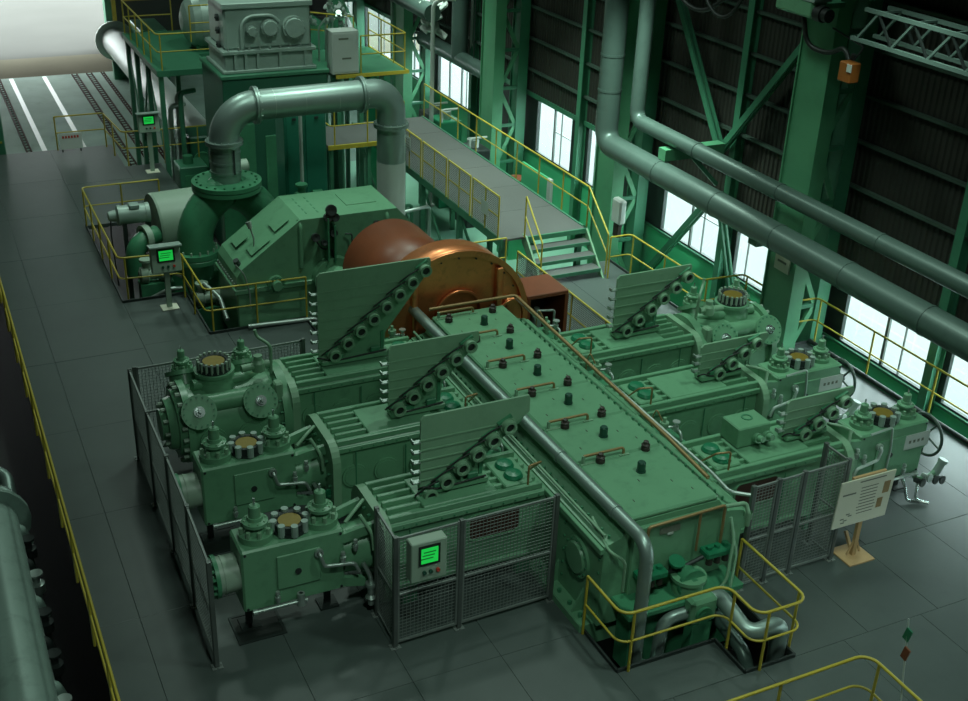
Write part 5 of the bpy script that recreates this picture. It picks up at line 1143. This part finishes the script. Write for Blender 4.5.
cr = thing('crane_beam', 'crane runway beam high along the columns', 'beam', (12.0, 5, 8.6)); MB().box(11.82, -14, 8.75, 12.2, 44, 8.8).box(11.98, -14, 8.8, 12.04, 44, 9.5).box(11.82, -14, 9.5, 12.2, 44, 9.55).build('runway_girder', 'steel_green', cr); MB().box(11.96, -14, 9.55, 12.06, 44, 9.66).build('crane_rail', 'dark_steel', cr)

# ================================================================== FOREGROUND RIGHT AND LEFT PIT
po = thing('poster_stand', 'cream information poster on a wooden stand beside the right fence', 'poster stand', (8.05, -.85, 0))
tl = Matrix.Rotation(.04, 3, 'X')
pc = Vector((7.97, -.96, 1.2))
MB().obox(pc, (.58, .012, .47), tl, .004).build('poster_board', 'poster_paper', po)
pr_ = MB(); rnd = random.Random(5)
def pline(b, cx, cz, hx, hz): b.obox(pc + tl @ Vector((cx, -.0135, cz)), (hx, .0008, hz), tl)
pline(pr_, .10, .40, .28, .012); pline(pr_, -.36, .20, .14, .016)
for k in range(9):
    w = .20 - .03 * rnd.random(); pline(pr_, .06, .27 - k * .065, w, .009)
for k in range(5): pline(pr_, -.42 + rnd.random() * .2, -.22 - k * .04, .04, .012)
pr_.build('printed_text', 'print_ink', po)
p2 = MB(); pline(p2, .44, .16, .07, .12); pline(p2, .36, -.14, .06, .1); p2.build('printed_picture', 'brass_pipe', po)
MB().box(8.0, -.94, .03, 8.08, -.88, 1.3).bar((8.04, -.9, .03), (8.04, -.66, .35), .05).bar((7.9, -.91, .06), (8.04, -.91, .4), .03).bar((8.18, -.91, .06), (8.04, -.91, .4), .03).build('wooden_post', 'wood', po)
MB().box(7.77, -1.16, 0, 8.32, -.63, .03, .005).build('wooden_base', 'wood', po)
MB().box(7.7, -.93, 1.6, 8.4, -.88, 1.66).build('top_batten', 'wood', po)
ms = thing('sign_staff', 'thin staff with two small tilted tags at the lower right railing', 'sign', (5.65, -4.5, 0))
MB().cyl((5.62, -4.6, 0), (5.66, -4.25, 1.95), .012, 8).build('staff', 'offwhite', ms)
MB().obox((5.655, -4.3, 1.72), (.012, .05, .1), Matrix.Rotation(.2, 3, 'X')).build('green_tag', 'bright_green', ms); MB().obox((5.63, -4.36, 1.45), (.012, .05, .1), Matrix.Rotation(.2, 3, 'X')).build('red_tag', 'brown_paint', ms)
# left pit machinery
lp = pipe('pit_pipe', 'fat pale green pipe with flanged end in the dark pit on the left', [(-5.2, 7.0, -.75), (-5.2, -8, -.75)], .50, 0, 'pale_pipe', flanges=[((-5.2, 6.75, -.75), (0, 1, 0))], n=30)
for k, (y, z, lab) in enumerate(((8.9, -.9, 'upper silver elbow pipe in the left pit'), (8.0, -.8, 'lower silver elbow pipe in the left pit'))):
    pipe('pit_elbow', lab, [(-6.4, y, z), (-4.75, y - .15, z), (-4.75, y - 1.6, z - .5), (-4.9, y - 2, z - 1.1)], .13, .3, 'brushed_pipe')
t = thing('pit_valve_bank', 'dark valve bank beside the fat pipe in the left pit', 'valves', (-4.6, 3.0, Z_LOW))
MB().box(-4.75, -2, -1.2, -4.68, 8.5, -1.05).box(-4.75, -2, -1.6, -4.68, 8.5, -1.5).build('rail_bar', 'galvanised', t)
for k in range(9):
    y = -1.5 + k * 1.1
    MB().lathe((-4.62, y, -1.5), (0, 0, 1), [(-.5, .06), (.2, .06), (.25, .13), (.42, .13), (.45, .06), (.6, .05), (.6, .12), (.64, .12), (.64, 0)], 14).build('valve', 'dark_steel' if k % 3 else 'galvanised', t)
    MB().tube([(-5.0, y + .3, -.8), (-4.7, y + .3, -.8), (-4.6, y + .3, -1.2)], .09, .12, 12).build('branch', 'pale_pipe' if k % 2 else 'dark_steel', t)
# ================================================================== UNSEEN LAMPS added overhead for light
WHERE = ['the gear housing', 'the crankcase rear half', 'the open deck at lower right', 'the rear left deck', 'the left pedestal panel', 'the open deck at lower left', 'the white cabinet platform', 'the loading bay lines', 'the short stairs', 'the middle of the walkway', 'the far walkway end', 'the right cylinder row']
for k, (x, y, s, LAMP_Z) in enumerate(LAMPS):
    t = thing('unseen_lamp', 'unseen added lamp hanging above ' + WHERE[k], 'lamp', (x, y, LAMP_Z), 'unseen added lamps')
    MB().lathe((x, y, LAMP_Z + .45), (0, 0, -1), [(0, .12), (.15, .2), (.4, .62), (.42, .62), (.40, .58), (.16, .17)], 24).build('reflector', 'galvanised', t)
    MB().cyl((x, y, LAMP_Z + .4), (x, y, 16), .03, 8).build('suspension_rod', 'dark_steel', t)
    MB().cyl((x, y, LAMP_Z + .12), (x, y, LAMP_Z + .3), .16, 16).build('bulb', 'lamp_glass', t)
    ld = bpy.data.lights.new('high_bay_light', 'AREA'); ld.shape = 'DISK'; ld.size = 1.3; ld.energy = LAMP_W * s; ld.color = LAMP_COL; ld.spread = math.radians(125 if LAMP_Z > 12 else 88)
    lo = bpy.data.objects.new('high_bay_light', ld); COL.objects.link(lo); lo.parent = t; lo.location = (0, 0, -.02)

# many tiny fasteners and printed strokes share one mesh each
SMALL = ('bolts', 'nuts', 'studs', 'screws', 'plugs', 'rivets', 'marks', 'slots', 'text', 'print', 'rungs', 'ribs', 'caps', 'bodies')
for o in COL.objects:
    if o.type == 'MESH' and o.parent and o.name.split('.')[0].split('_')[-1] in SMALL: o['kind'] = 'stuff'

# twin pieces that were drawn together become parts of their own
def split_loose(o):
    me = o.data; par = list(range(len(me.vertices)))
    def find(i):
        while par[i] != i: par[i] = par[par[i]]; i = par[i]
        return i
    for p in me.polygons:
        vs = list(p.vertices)
        for v in vs[1:]: par[find(v)] = find(vs[0])
    comps = {}
    for p in me.polygons: comps.setdefault(find(p.vertices[0]), []).append(p)
    if len(comps) < 2: return
    nm = o.name.split('.')[0]
    for k, ps in enumerate(comps.values()):
        ids = sorted({v for p in ps for v in p.vertices}); mp = {v: i for i, v in enumerate(ids)}
        m2 = bpy.data.meshes.new(nm); m2.from_pydata([tuple(me.vertices[v].co) for v in ids], [], [[mp[v] for v in p.vertices] for p in ps])
        m2.materials.append(me.materials[0]); m2.update()
        n = bpy.data.objects.new(nm, m2); COL.objects.link(n); n.parent = o.parent; n.location = o.location
    bpy.data.objects.remove(o)
TWINS = ('side_beam', 'skirt', 'stand', 'edge_beam', 'door', 'lifting_lug', 'inspection_panel', 'foot_bracket', 'stiffener', 'rail_clip', 'rail_bar', 'shoulder_strip', 'edge_flange', 'window_pier', 'sump_frame', 'rib_tab', 'door_print', 'kerb')
for o in [o for o in COL.objects if o.type == 'MESH' and o.parent and o.name.split('.')[0] in TWINS and not o.children]: split_loose(o)
